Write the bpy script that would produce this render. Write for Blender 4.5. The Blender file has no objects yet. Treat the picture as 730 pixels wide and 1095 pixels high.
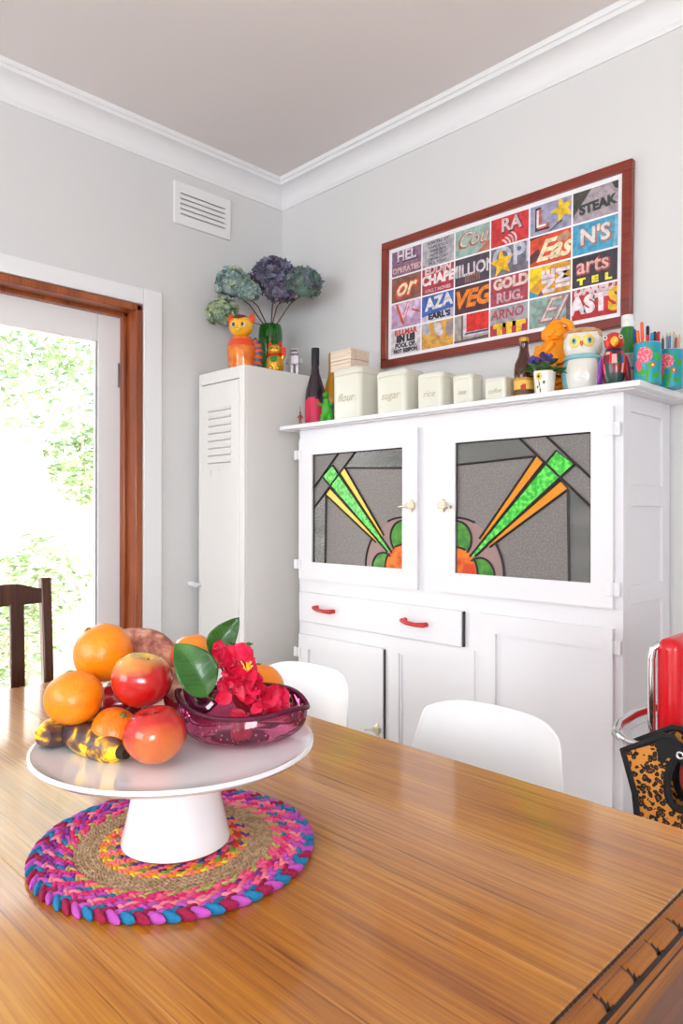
import bpy, bmesh, math, random
from mathutils import Vector, Matrix, noise
random.seed(7)
PI = math.pi
SC = bpy.context.scene
COL = SC.collection

def lin(h):
    if isinstance(h, str):
        c = [int(h[i:i+2], 16)/255 for i in (0, 2, 4)]
    else:
        c = [x/255 for x in h]
    return tuple((x/12.92 if x <= .04045 else ((x+.055)/1.055)**2.4) for x in c) + (1.0,)

# ------------------------------------------------------------------ camera
F_PX, CAM = 758.0, Vector((0, 0, 1.15))
YAW, PITCH, ROLL = math.radians(45.12), math.radians(.02), math.radians(.1)
fw = Vector((-math.sin(YAW)*math.cos(PITCH), math.cos(YAW)*math.cos(PITCH), math.sin(PITCH)))
rt0 = Vector((math.cos(YAW), math.sin(YAW), 0)); up0 = rt0.cross(fw)
RT = rt0*math.cos(ROLL) + up0*math.sin(ROLL)
UP = -rt0*math.sin(ROLL) + up0*math.cos(ROLL)
cam_d = bpy.data.cameras.new('camera'); cam = bpy.data.objects.new('camera', cam_d); COL.objects.link(cam)
cam.matrix_world = Matrix(((RT.x, UP.x, -fw.x, CAM.x), (RT.y, UP.y, -fw.y, CAM.y), (RT.z, UP.z, -fw.z, CAM.z), (0, 0, 0, 1)))
cam_d.sensor_fit = 'VERTICAL'; cam_d.sensor_height = 36.0; cam_d.lens = F_PX/1095*36.0
cam_d.clip_start = .02
SC.camera = cam

def at(px, py, axis, val):
    """the place in the room where the sight line of a photo pixel meets a plane"""
    d = fw + RT*((px-365)/F_PX) - UP*((py-547.5)/F_PX)
    return CAM + d*((val-CAM[axis])/d[axis])

# ------------------------------------------------------------------ light
SC.view_settings.view_transform = 'Standard'; SC.view_settings.look = 'None'
SC.view_settings.gamma = 1; SC.view_settings.use_curve_mapping = False
SC.view_settings.exposure = 0.08
SC.cycles.use_denoising = True
SC.cycles.max_bounces = 10; SC.cycles.diffuse_bounces = 6; SC.cycles.transmission_bounces = 8; SC.cycles.transparent_max_bounces = 12
SC.cycles.sample_clamp_indirect = 6.0
W = bpy.data.worlds.new('sky'); SC.world = W; W.use_nodes = True
W.node_tree.nodes['Background'].inputs[0].default_value = (.90, .945, .985, 1)
W.node_tree.nodes['Background'].inputs[1].default_value = 6.0

def area(name, loc, rot, sx, sy, power, col=(1, 1, 1)):
    l = bpy.data.lights.new(name, 'AREA'); l.shape = 'RECTANGLE'; l.size = sx; l.size_y = sy
    l.energy = power; l.color = col
    o = bpy.data.objects.new(name, l); COL.objects.link(o); o.location = loc; o.rotation_euler = rot
    return o
# daylight at the front window; fill lamp added outside the right-hand opening
area('daylight_front_window', (-1.05, -2.78, 1.68), (PI/2, 0, 0), 2.3, 1.45, 14, (.93, .955, .98))
area('fill_right_side', (2.48, -1.7, 1.55), (PI/2, 0, PI/2), 1.4, 1.2, 92, (.93, .955, .98))

sl = bpy.data.lights.new('sun', 'SUN'); sl.energy = 26; sl.angle = .01; sl.color = (1, .97, .92)
so = bpy.data.objects.new('sun', sl); COL.objects.link(so); so.rotation_euler = Vector((.46, .06, .885)).to_track_quat('Z', 'Y').to_euler()

# ------------------------------------------------------------------ materials
MATS = {}
def nn(nt, t, **kw):
    n = nt.nodes.new(t)
    for k, v in kw.items(): setattr(n, k, v)
    return n
def mat(name, col, rough=.5, metal=0, spec=.5, trans=0, coat=0, col2=None, nscale=8, nstretch=(1, 1, 1), lo=.4, hi=.6,
        bump=0, bscale=60, ior=1.45, subs=0, detail=3):
    if name in MATS: return MATS[name]
    m = bpy.data.materials.new(name); m.use_nodes = True; nt = m.node_tree
    b = nt.nodes['Principled BSDF']
    b.inputs['Base Color'].default_value = lin(col)
    b.inputs['Roughness'].default_value = rough; b.inputs['Metallic'].default_value = metal
    b.inputs['Specular IOR Level'].default_value = spec; b.inputs['Transmission Weight'].default_value = trans
    b.inputs['Coat Weight'].default_value = coat; b.inputs['Coat Roughness'].default_value = .06
    b.inputs['IOR'].default_value = ior
    if subs:
        b.inputs['Subsurface Weight'].default_value = subs; b.inputs['Subsurface Scale'].default_value = .01
    tc = nn(nt, 'ShaderNodeTexCoord')
    if col2 is not None:
        mp = nn(nt, 'ShaderNodeMapping'); mp.inputs['Scale'].default_value = nstretch
        nz = nn(nt, 'ShaderNodeTexNoise'); nz.inputs['Scale'].default_value = nscale; nz.inputs['Detail'].default_value = detail
        cr = nn(nt, 'ShaderNodeValToRGB')
        cr.color_ramp.elements[0].position = lo; cr.color_ramp.elements[0].color = lin(col)
        cr.color_ramp.elements[1].position = hi; cr.color_ramp.elements[1].color = lin(col2)
        nt.links.new(tc.outputs['Object'], mp.inputs[0]); nt.links.new(mp.outputs[0], nz.inputs['Vector'])
        nt.links.new(nz.outputs['Fac'], cr.inputs[0]); nt.links.new(cr.outputs[0], b.inputs['Base Color'])
    if bump:
        n2 = nn(nt, 'ShaderNodeTexNoise'); n2.inputs['Scale'].default_value = bscale; n2.inputs['Detail'].default_value = 2
        bp = nn(nt, 'ShaderNodeBump'); bp.inputs['Strength'].default_value = bump; bp.inputs['Distance'].default_value = .002
        nt.links.new(tc.outputs['Object'], n2.inputs['Vector']); nt.links.new(n2.outputs['Fac'], bp.inputs['Height'])
        nt.links.new(bp.outputs[0], b.inputs['Normal'])
    MATS[name] = m
    return m

def table_wood(name, dark, mid, light, axis=0, rough=.2, coat=.35):
    m = bpy.data.materials.new(name); m.use_nodes = True; nt = m.node_tree; b = nt.nodes['Principled BSDF']
    tc = nn(nt, 'ShaderNodeTexCoord')
    def noise_(scale, st, detail=4, rgh=.6):
        mp = nn(nt, 'ShaderNodeMapping'); s = [st[1]]*3; s[axis] = st[0]; mp.inputs['Scale'].default_value = s
        n = nn(nt, 'ShaderNodeTexNoise'); n.inputs['Scale'].default_value = scale; n.inputs['Detail'].default_value = detail
        n.inputs['Roughness'].default_value = rgh
        nt.links.new(tc.outputs['Object'], mp.inputs[0]); nt.links.new(mp.outputs[0], n.inputs['Vector'])
        return n.outputs['Fac']
    broad = noise_(3, (.35, 3), 3); fine = noise_(14, (.2, 12), 6, .75); pore = noise_(26, (.16, 9), 2)
    a = nn(nt, 'ShaderNodeMath', operation='MULTIPLY'); a.inputs[1].default_value = .45; nt.links.new(broad, a.inputs[0])
    c = nn(nt, 'ShaderNodeMath', operation='MULTIPLY_ADD'); c.inputs[1].default_value = .55
    nt.links.new(fine, c.inputs[0]); nt.links.new(a.outputs[0], c.inputs[2])
    cr = nn(nt, 'ShaderNodeValToRGB'); e = cr.color_ramp.elements
    e[0].position = .36; e[0].color = lin(dark); e[1].position = .64; e[1].color = lin(light)
    k = e.new(.5); k.color = lin(mid)
    nt.links.new(c.outputs[0], cr.inputs[0])
    pr = nn(nt, 'ShaderNodeValToRGB'); pr.color_ramp.elements[0].position = .30; pr.color_ramp.elements[0].color = (.30, .2, .13, 1)
    pr.color_ramp.elements[1].position = .40; pr.color_ramp.elements[1].color = (1, 1, 1, 1)
    nt.links.new(pore, pr.inputs[0])
    mx = nn(nt, 'ShaderNodeMix', data_type='RGBA', blend_type='MULTIPLY'); mx.inputs['Factor'].default_value = .8
    nt.links.new(cr.outputs[0], mx.inputs['A']); nt.links.new(pr.outputs[0], mx.inputs['B'])
    nt.links.new(mx.outputs['Result'], b.inputs['Base Color'])
    b.inputs['Roughness'].default_value = rough; b.inputs['Coat Weight'].default_value = coat; b.inputs['Coat Roughness'].default_value = .11; b.inputs['Coat IOR'].default_value = 1.6
    bp = nn(nt, 'ShaderNodeBump'); bp.inputs['Strength'].default_value = .12; bp.inputs['Distance'].default_value = .001
    nt.links.new(fine, bp.inputs['Height']); nt.links.new(bp.outputs[0], b.inputs['Normal'])
    MATS[name] = m
    return m

WALL = mat('wall_paint', (214, 214, 214), .85, spec=.2, bump=.04, bscale=150)
CEIL = mat('ceiling_paint', (226, 220, 219), .9, spec=.15)
TRIM = mat('white_trim', (230, 230, 232), .45)
ENAMEL = mat('white_enamel', (226, 226, 230), .35, bump=.05, bscale=25)
LOCKER = mat('locker_paint', (232, 230, 227), .35, bump=.03, bscale=10)
DARK = mat('dark_gap', (60, 55, 52), .8)
JARRAH = table_wood('jarrah_jamb', (96, 40, 18), (150, 72, 30), (176, 96, 44), axis=2, rough=.35, coat=.2)
OAK = table_wood('table_oak', (140, 76, 10), (180, 112, 18), (214, 150, 40), axis=0, rough=.34, coat=.7)
OAKEDGE = table_wood('table_edge', (92, 46, 8), (134, 74, 14), (162, 96, 24), axis=1, rough=.45, coat=.08)
OAKDARK = table_wood('table_frame', (78, 34, 14), (112, 54, 22), (134, 68, 30), axis=1, rough=.35, coat=.2)
GROOVE = mat('groove_brown', (38, 18, 12), .5)  # dark brown for the groove, carved ticks and thin moulding lines
DARKWOOD = table_wood('dark_chair_wood', (44, 24, 18), (72, 40, 28), (98, 56, 38), axis=2, rough=.3, coat=.25)
CHROME = mat('chrome', (215, 215, 218), .12, metal=1)
BRASS = mat('nickel_latch', (214, 205, 180), .28, metal=.8)
WHITEPL = mat('white_shell', (240, 241, 243), .32)
PORC = mat('white_porcelain', (240, 240, 244), .12, coat=.5)

# ------------------------------------------------------------------ mesh tools
def tag(o, label=None, cat=None, group=None, kind=None):
    if label: o['label'] = label
    if cat: o['category'] = cat
    if group: o['group'] = group
    if kind: o['kind'] = kind
    return o
def thing(name, label, cat, loc=(0, 0, 0), rz=0, group=None, rot=None):
    o = bpy.data.objects.new(name, None); COL.objects.link(o); o.empty_display_size = .05
    o.location = loc; o.rotation_euler = rot if rot else (0, 0, rz)
    return tag(o, label, cat, group)
def mw(o):
    m = Matrix.LocRotScale(o.location, o.rotation_euler, None)
    return (mw(o.parent) @ m) if o.parent else m

class MB:
    def __init__(s): s.v = []; s.f = []; s.m = []; s.sm = []
    def add(s, vs, fs, m=0, smooth=False):
        b = len(s.v); s.v += [Vector(p) for p in vs]
        for i, f in enumerate(fs):
            s.f.append([b+k for k in f]); s.m.append(m[i] if isinstance(m, list) else m); s.sm.append(smooth)
    def box(s, x0, x1, y0, y1, z0, z1, m=0, T=None):
        vs = [Vector((x, y, z)) for z in (z0, z1) for y in (y0, y1) for x in (x0, x1)]
        if T: vs = [T @ p for p in vs]
        s.add(vs, [(0, 2, 3, 1), (4, 5, 7, 6), (0, 1, 5, 4), (2, 6, 7, 3), (0, 4, 6, 2), (1, 3, 7, 5)], m)
        return s
    def tube(s, pts, r, n=10, m=0, close=False, cap=True, sx=1):
        pts = [Vector(p) for p in pts]; N = len(pts)
        rs = r if isinstance(r, (list, tuple)) else [r]*N
        rings = []; prev = None
        for i, p in enumerate(pts):
            if close: t = (pts[(i+1) % N]-pts[i-1])
            else: t = pts[min(i+1, N-1)]-pts[max(i-1, 0)]
            t.normalize()
            if prev is None:
                a = Vector((0, 0, 1)) if abs(t.z) < .9 else Vector((1, 0, 0))
                u = t.cross(a).normalized()
            else: u = (prev - t*prev.dot(t)).normalized()
            prev = u; w = t.cross(u)
            rings.append([p + (u*math.cos(2*PI*k/n)*sx + w*math.sin(2*PI*k/n))*rs[i] for k in range(n)])
        vs = [q for R_ in rings for q in R_]; fs = []
        for i in range(N if close else N-1):
            for k in range(n):
                a = i*n+k; b_ = i*n+(k+1) % n; c = ((i+1) % N)*n+(k+1) % n; d = ((i+1) % N)*n+k
                fs.append((a, b_, c, d))
        if not close and cap: fs += [tuple(range(n))[::-1], tuple((N-1)*n+k for k in range(n))]
        s.add(vs, fs, m, True); return s
    def lathe(s, prof, n=32, m=0, c=(0, 0, 0), fn=None, warp=None, T=None):
        c = Vector(c); vs = []; fs = []; ms = []; P = len(prof)
        for i, (r, z) in enumerate(prof):
            for k in range(n):
                a = 2*PI*k/n; p = Vector((max(r, 1e-5)*math.cos(a), max(r, 1e-5)*math.sin(a), z))
                if warp: p = warp(p, a)
                p = p + c
                vs.append(T @ p if T else p)
        for i in range(P-1):
            for k in range(n):
                fs.append((i*n+k, i*n+(k+1) % n, (i+1)*n+(k+1) % n, (i+1)*n+k))
                ms.append(fn(2*PI*(k+.5)/n, (prof[i][1]+prof[i+1][1])/2) if fn else m)
        if prof[0][0] > 1e-4: fs.append(tuple(range(n))[::-1]); ms.append(m)
        if prof[-1][0] > 1e-4: fs.append(tuple((P-1)*n+k for k in range(n))); ms.append(m)
        s.add(vs, fs, ms, True); return s
    def ell(s, c, r, m=0, rot=None, n=16, k=10, warp=None):
        if not isinstance(r, (tuple, list)): r = (r, r, r)
        T = Matrix.Translation(Vector(c)) @ (rot.to_4x4() if rot else Matrix.Identity(4))
        prof = [(math.sin(PI*i/k), -math.cos(PI*i/k)) for i in range(k+1)]
        D = Matrix.Diagonal((r[0], r[1], r[2], 1))
        return s.lathe(prof, n, m, warp=warp, T=T @ D)
    def grid(s, fn, nu, nv, m=0, smooth=True, cu=False):
        vs = [fn(i/nu, j/nv) for j in range(nv+1) for i in range(nu+1)]
        fs = [(j*(nu+1)+i, j*(nu+1)+i+1, (j+1)*(nu+1)+i+1, (j+1)*(nu+1)+i) for j in range(nv) for i in range(nu)]
        s.add(vs, fs, m, smooth); return s
    def prism(s, pts, z0, z1, m=0, T=None, smooth=False):
        n = len(pts); vs = [Vector((x, y, z0)) for x, y in pts]+[Vector((x, y, z1)) for x, y in pts]
        if T: vs = [T @ p for p in vs]
        s.add(vs, [tuple(range(n))[::-1], tuple(range(n, 2*n))]+[(i, (i+1) % n, n+(i+1) % n, n+i) for i in range(n)], m, smooth)
        return s
    def build(s, name, mats, parent=None, world=False, bevel=0, seg=2, solid=0, subd=0, sharp=40, kind=None):
        me = bpy.data.meshes.new(name)
        vs = s.v
        if world and parent: inv = mw(parent).inverted(); vs = [inv @ p for p in vs]
        me.from_pydata([tuple(p) for p in vs], [], s.f)
        mats = mats if isinstance(mats, (list, tuple)) else [mats]
        for m in mats: me.materials.append(m)
        for i, p in enumerate(me.polygons): p.material_index = s.m[i]; p.use_smooth = s.sm[i] or bool(bevel)
        bm = bmesh.new(); bm.from_mesh(me); bmesh.ops.recalc_face_normals(bm, faces=bm.faces); bm.to_mesh(me); bm.free()
        me.set_sharp_from_angle(angle=math.radians(sharp))
        o = bpy.data.objects.new(name, me); COL.objects.link(o)
        if parent: o.parent = parent
        if solid:
            q = o.modifiers.new('s', 'SOLIDIFY'); q.thickness = solid; q.offset = 0
        if bevel:
            q = o.modifiers.new('b', 'BEVEL'); q.width = bevel; q.segments = seg; q.limit_method = 'ANGLE'; q.angle_limit = math.radians(35)
        if subd:
            q = o.modifiers.new('u', 'SUBSURF'); q.levels = subd; q.render_levels = subd
        if kind: o['kind'] = kind
        return o
def Bx(*a): return MB().box(*a)
def wbox(name, m, parent, *b, bevel=.003):
    return MB().box(*b).build(name, m, parent, world=True, bevel=bevel)

def text_geo(body, size=1.0, shear=0, bold=0.0, sx=1.0):
    """flat lettering: (verts, faces), centred at the origin"""
    cu = bpy.data.curves.new('t', 'FONT'); cu.body = body; cu.size = size; cu.shear = shear; cu.offset = bold
    cu.align_x = 'CENTER'; cu.align_y = 'CENTER'; cu.resolution_u = 3
    o = bpy.data.objects.new('t', cu); COL.objects.link(o)
    me = bpy.data.meshes.new_from_object(o.evaluated_get(bpy.context.evaluated_depsgraph_get()))
    vs = [Vector((v.co.x*sx, v.co.y, 0)) for v in me.vertices]; fs = [tuple(p.vertices) for p in me.polygons]
    bpy.data.objects.remove(o); bpy.data.meshes.remove(me); bpy.data.curves.remove(cu)
    return vs, fs
def clip(vs, fs, x0, x1, y0, y1):
    bm = bmesh.new(); bv = [bm.verts.new(v) for v in vs]
    for f in fs:
        try: bm.faces.new([bv[i] for i in f])
        except ValueError: pass
    for co, no in (((x0, 0, 0), (-1, 0, 0)), ((x1, 0, 0), (1, 0, 0)), ((0, y0, 0), (0, -1, 0)), ((0, y1, 0), (0, 1, 0))):
        bmesh.ops.bisect_plane(bm, geom=bm.verts[:]+bm.edges[:]+bm.faces[:], plane_co=co, plane_no=no, clear_outer=True)
    bm.verts.index_update()
    r = [v.co.copy() for v in bm.verts], [tuple(v.index for v in f.verts) for f in bm.faces]
    bm.free(); return r

# ================================================================== THE ROOM
X0, Y0, XR, YF = -2.612, 2.197, 2.3, -2.6
ZC = 2.70
def slab(name, mt, parts, kind='structure', bevel=0):
    mb = MB()
    for p in parts: mb.box(*p)
    o = mb.build(name, mt, bevel=bevel); o['kind'] = kind; return o
slab('floor', table_wood('floor_boards', (184, 176, 164), (204, 197, 186), (216, 210, 200), axis=0, rough=.35, coat=.2), [(X0-.15, XR+.15, YF-.15, Y0+.15, -.1, 0)])
slab('ceiling', CEIL, [(X0-.15, XR+.15, YF-.15, Y0+.15, ZC, ZC+.1)])
slab('sun_block_eaves', CEIL, [(XR+.15, XR+1.25, YF-.9, Y0+.15, ZC+.02, ZC+.1), (X0-.15, XR+.15, YF-.9, YF-.15, ZC+.02, ZC+.1)])   # unseen eaves added to keep the sun out of the two windows
slab('wall_back', WALL, [(X0, XR+.15, Y0, Y0+.15, 0, ZC)])
DY0, DY1, DZ = .06, 1.450, 1.985            # door opening in the left wall
slab('wall_left', WALL, [(X0-.15, X0, DY1, Y0+.15, 0, ZC), (X0-.15, X0, YF-.15, DY0, 0, ZC), (X0-.15, X0, DY0, DY1, DZ, ZC)])
FX0, FX1, FZ0, FZ1 = -2.2, .1, .95, 2.4      # window in the wall behind the camera
RY0, RY1, RZ0, RZ1 = -2.4, -1.0, .95, 2.15      # unseen window added in the right-hand wall for fill light
slab('wall_front', WALL, [(X0, XR+.15, YF-.15, YF, 0, FZ0), (X0, XR+.15, YF-.15, YF, FZ1, ZC), (X0, FX0, YF-.15, YF, FZ0, FZ1), (FX1, XR+.15, YF-.15, YF, FZ0, FZ1)])
slab('wall_right', WALL, [(XR, XR+.15, YF, Y0, 0, RZ0), (XR, XR+.15, YF, Y0, RZ1, ZC), (XR, XR+.15, YF, RY0, RZ0, RZ1), (XR, XR+.15, RY1, Y0, RZ0, RZ1)])
def sash(name, axis, a0, a1, z0, z1, d0, d1, mid=None):
    rects = [(a0, a1, z0, z0+.05), (a0, a1, z1-.05, z1), (a0, a0+.05, z0+.05, z1-.05), (a1-.05, a1, z0+.05, z1-.05)]
    if mid is not None: rects.append((mid-.03, mid+.03, z0+.05, z1-.05))
    slab(name, TRIM, [(a, b, d0, d1, c, d) if axis == 'x' else (d0, d1, a, b, c, d) for a, b, c, d in rects])
sash('window_1', 'x', FX0, FX1, FZ0, FZ1, YF-.10, YF-.05, -1.05)
sash('fill_window', 'y', RY0, RY1, RZ0, RZ1, XR+.05, XR+.10)
# cornice
prof = [(0, 2.592), (.006, 2.592), (.009, 2.602)]
for i in range(9):
    a = PI/2*i/8; prof.append((.012+.062*(1-math.cos(a)), 2.606+.062*math.sin(a)))
prof += [(.078, 2.668), (.080, 2.682), (.087, 2.684), (.090, 2.70)]
def corn(name, ends):
    mb = MB(); n = len(prof)
    vs = [ends(d, z, e) for e in (0, 1) for d, z in prof]
    mb.add(vs, [(i, i+1, n+i+1, n+i) for i in range(n-1)], 0, True)
    o = mb.build(name, TRIM, sharp=30); o['kind'] = 'structure'
corn('trim_1', lambda d, z, e: Vector((X0+d, (Y0-d) if e else YF+d, z)))
corn('trim_2', lambda d, z, e: Vector(((X0+d) if e == 0 else XR-d, Y0-d, z)))
corn('trim_4', lambda d, z, e: Vector((XR-d, (Y0-d) if e else YF+d, z)))
corn('trim_5', lambda d, z, e: Vector(((X0+d) if e == 0 else XR-d, YF+d, z)))
# white architrave round the door
slab('trim_3', TRIM, [(X0, X0+.018, DY1+.006, 1.540, 0, 2.056), (X0, X0+.018, DY0-.09, DY1+.006, DZ+.004, 2.056), (X0, X0+.018, DY0-.09, DY0-.006, 0, DZ+.004)], bevel=.004)
slab('baseboard_left', TRIM, [(X0, X0+.018, 1.54, Y0, 0, .14), (X0, X0+.018, YF, DY0-.09, 0, .14)], bevel=.003)
slab('baseboard_back', TRIM, [(X0+.018, XR, Y0-.018, Y0, 0, .14)], bevel=.003)
# door: jarrah jamb, white leaf with a tall pane
dr = bpy.data.objects.new('door_1', None); COL.objects.link(dr); dr.location = (X0, .75, 0); dr['kind'] = 'structure'
mb = MB()
for (a, b, x0, x1) in ((0, .026, X0-.062, X0+.012), (.007, .040, X0-.15, X0-.062)):
    mb.box(x0, x1, DY1-b, DY1+.005, 0, DZ-a+.0); mb.box(x0, x1, DY0-.005, DY0+b, 0, DZ-a)
    mb.box(x0, x1, DY0, DY1, DZ-b, DZ+.003)
mb.build('jamb', JARRAH, dr, world=True, bevel=.004)
LX0, LX1 = X0-.135, X0-.095
mb = MB()
mb.box(LX0, LX1, 1.315, 1.424, .01, 1.955).box(LX0, LX1, .62, .74, .01, 1.955)
mb.box(LX0, LX1, .74, 1.315, 1.835, 1.955).box(LX0, LX1, .74, 1.315, .01, .25)
mb.build('door_leaf', TRIM, dr, world=True, bevel=.004)
mb = MB()
mb.box(LX0, LX1, .08, .19, .01, 1.955).box(LX0, LX1, .50, .618, .01, 1.955)
mb.box(LX0, LX1, .19, .50, 1.835, 1.955).box(LX0, LX1, .19, .50, .01, .25)
mb.build('door_leaf', TRIM, dr, world=True, bevel=.004)
def clear_glass():
    m = bpy.data.materials.new('window_glass'); m.use_nodes = True; nt = m.node_tree
    nt.nodes.remove(nt.nodes['Principled BSDF'])
    t = nn(nt, 'ShaderNodeBsdfTransparent'); g = nn(nt, 'ShaderNodeBsdfGlossy'); g.inputs['Roughness'].default_value = .02
    fr = nn(nt, 'ShaderNodeFresnel'); fr.inputs[0].default_value = 1.3; mx = nn(nt, 'ShaderNodeMixShader')
    nt.links.new(fr.outputs[0], mx.inputs[0]); nt.links.new(t.outputs[0], mx.inputs[1]); nt.links.new(g.outputs[0], mx.inputs[2])
    nt.links.new(mx.outputs[0], nt.nodes['Material Output'].inputs[0])
    return m
CG = clear_glass()
Bx(LX0+.017, LX0+.022, .735, 1.32, .245, 1.84).build('glass_pane', CG, dr, world=True)
Bx(LX0+.017, LX0+.022, .185, .505, .245, 1.84).build('glass_pane', CG, dr, world=True)
Bx(LX0+.030, LX0+.034, 1.308, 1.315, .25, 1.835).build('glazing_bead', mat('bead_grey', (150, 148, 150), .5), dr, world=True)
for z in (1.66, .35):
    mb = MB(); mb.tube([(LX1+.006, 1.425, z), (LX1+.006, 1.425, z+.10)], .006, 8); mb.box(LX1, LX1+.003, 1.40, 1.424, z, z+.1)
    mb.build('hinge', mat('steel', (150, 150, 155), .3, metal=.9), dr, world=True)

# air vent high on the left wall
vt = thing('air_vent', 'white rectangular louvred air vent high on the left wall below the cornice', 'air vent', (X0, 1.742, 2.366))
mb = MB(); a0, a1, c0, c1 = 1.600, 1.886, 2.366, 2.545
mb.box(X0, X0+.012, a0, a0+.028, c0, c1).box(X0, X0+.012, a1-.028, a1, c0, c1).box(X0, X0+.012, a0+.028, a1-.028, c0, c0+.03).box(X0, X0+.012, a0+.028, a1-.028, c1-.03, c1)
mb.build('frame', TRIM, vt, world=True, bevel=.002)
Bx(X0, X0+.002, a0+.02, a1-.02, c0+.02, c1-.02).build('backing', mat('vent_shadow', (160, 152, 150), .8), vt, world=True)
for i in range(6):
    z = c0+.036+i*.0215
    mb = MB(); mb.prism([(0, 0), (.010, -.010), (.012, -.008), (.012, .004), (0, .013)], a0+.026, a1-.026, T=Matrix(((1, 0, 0, X0+.001), (0, 0, 1, 0), (0, 1, 0, z), (0, 0, 0, 1))))
    mb.build('louvre', TRIM, vt, world=True)

# ------------------------------------------------------------------ outside the door
slab('paving', mat('pale_paving', (214, 206, 196), .8, col2=(190, 182, 172), nscale=3), [(-9, X0-.15, -4, 8, -.25, -.12)])
fence = thing('paling_fence', 'pale sunlit timber paling fence across the yard outside the glass door', 'fence', (-5.6, 2, -.12))
PAL = mat('pale_timber', (182, 166, 150), .8, col2=(204, 190, 176), nscale=4, nstretch=(1, 6, .5))
for i in range(46):
    y = -1.5+i*.16
    Bx(-5.62, -5.60, y, y+.150, -.12, 1.62+.01*math.sin(i*3.1)).build('paling', PAL, fence, world=True)
for z in (.3, 1.3): Bx(-5.70, -5.625, -1.5, 5.9, z, z+.07).build('rail', PAL, fence, world=True)
LEAFM = [mat('leaf_pale', (126, 156, 98), .5), mat('leaf_mid', (98, 132, 78), .5), mat('leaf_deep', (72, 104, 64), .55)]
for m in LEAFM: m.node_tree.nodes['Principled BSDF'].inputs['Transmission Weight'].default_value = .3
BARK = mat('bark', (178, 164, 148), .9)
def leafy(name, label, cat, base, blobs, n, ls, group=None):
    t = thing(name, label, cat, base, group=group)
    mb = MB()
    for i in range(n):
        c, r = random.choice(blobs); c = Vector(c)
        while True:
            d = Vector((random.uniform(-1, 1), random.uniform(-1, 1), random.uniform(-1, 1)))
            if d.length < 1: break
        p = c + Vector((d.x*r[0], d.y*r[1], d.z*r[2])) ; s = ls*random.uniform(.6, 1.3)
        R_ = Matrix.Rotation(random.uniform(0, 6.3), 3, 'Z') @ Matrix.Rotation(random.uniform(-1.2, 1.2), 3, 'X') @ Matrix.Rotation(random.uniform(-.8, .8), 3, 'Y')
        q = [(-s, 0, 0), (-.2*s, .32*s, .05*s), (s, 0, -.1*s), (-.2*s, -.32*s, .05*s)]
        mb.add([p + R_ @ Vector(k) for k in q], [(0, 1, 2, 3)], random.choice((0, 0, 1, 1, 2)))
    mb.build('foliage', LEAFM, t, world=True, kind='stuff')
    mb = MB(); b = Vector(base)
    for c, r in blobs:
        c = Vector(c); mid = (b+c)/2+Vector((.1, -.08, .15)); mb.tube([b, b.lerp(mid, .5), mid, c, c+Vector((0, .1, r[2]*.6))], [.026, .02, .014, .009, .004], 7)
    mb.build('trunk', BARK, t, world=True)
leafy('garden_tree', 'airy pale green tree filling the upper part of the glass door view', 'tree', (-4.7, 2.35, -.12),
      [((-4.6, 2.1, 1.95), (.5, .65, .42)), ((-4.7, 2.9, 2.3), (.5, .6, .5)), ((-4.5, 1.6, 2.25), (.5, .5, .45)), ((-4.6, 2.3, 1.45), (.4, .45, .28))], 4200, .044)
leafy('garden_shrub', 'low green shrub in front of the fence behind the dark chair', 'shrub', (-4.4, 1.72, -.12),
      [((-4.4, 1.75, .72), (.3, .32, .30)), ((-4.4, 1.55, .35), (.3, .35, .3))], 1100, .042)

# ================================================================== LOCKER
lk = thing('metal_locker', 'tall narrow off-white metal locker with louvre slots in the room corner', 'locker', (-2.42, 1.95, 0))
LA, LB, LY, LZ = -2.582, -2.262, 1.708, 1.737
mb = MB(); mb.box(LA, LB, LY+.012, 2.19, 0, LZ).box(LA, LA+.016, LY, LY+.012, 0, LZ).box(LB-.034, LB, LY, LY+.012, 0, LZ).box(LA+.016, LB-.034, LY, LY+.012, 1.687, LZ).box(LA+.016, LB-.034, LY, LY+.012, 0, .08)
mb.build('cabinet_body', LOCKER, lk, world=True, bevel=.004)
dl = Bx(LA+.018, LB-.036, LY-.001, LY+.012, .083, 1.684).build('locker_door', LOCKER, lk, world=True, bevel=.003)
Bx(LA+.016, LB-.034, LY+.0105, LY+.0125, 1.682, 1.690).build('door_gap', DARK, lk, world=True)
for i in range(8):
    z = 1.353+i*.0308
    mb = MB(); mb.prism([(0, 0), (-.007, .003), (0, .017)], -2.508, -2.348, T=Matrix(((0, 0, 1, 0), (1, 0, 0, LY-.0012), (0, 1, 0, z), (0, 0, 0, 1))))
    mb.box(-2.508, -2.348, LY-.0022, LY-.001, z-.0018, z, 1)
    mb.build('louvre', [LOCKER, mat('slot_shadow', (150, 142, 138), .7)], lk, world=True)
mb = MB(); mb.box(-2.49, -2.43, LY-.004, LY, 1.325, 1.329).box(-2.49, -2.486, LY-.004, LY, 1.30, 1.327).box(-2.434, -2.43, LY-.004, LY, 1.30, 1.327).build('card_holder', LOCKER, lk, world=True)
mb = MB(); mb.tube([(-2.60, LY-.034, .845), (-2.575, LY-.036, .846), (-2.545, LY-.030, .838)], [.009, .011, .008], 10).tube([(-2.562, LY+.002, .842), (-2.562, LY-.03, .842)], .008, 8)
mb.build('handle', TRIM, lk, world=True)
for z in (1.585, .81): Bx(-2.302, -2.288, LY-.004, LY, z, z+.035).build('hinge', LOCKER, lk, world=True, bevel=.001)

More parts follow.
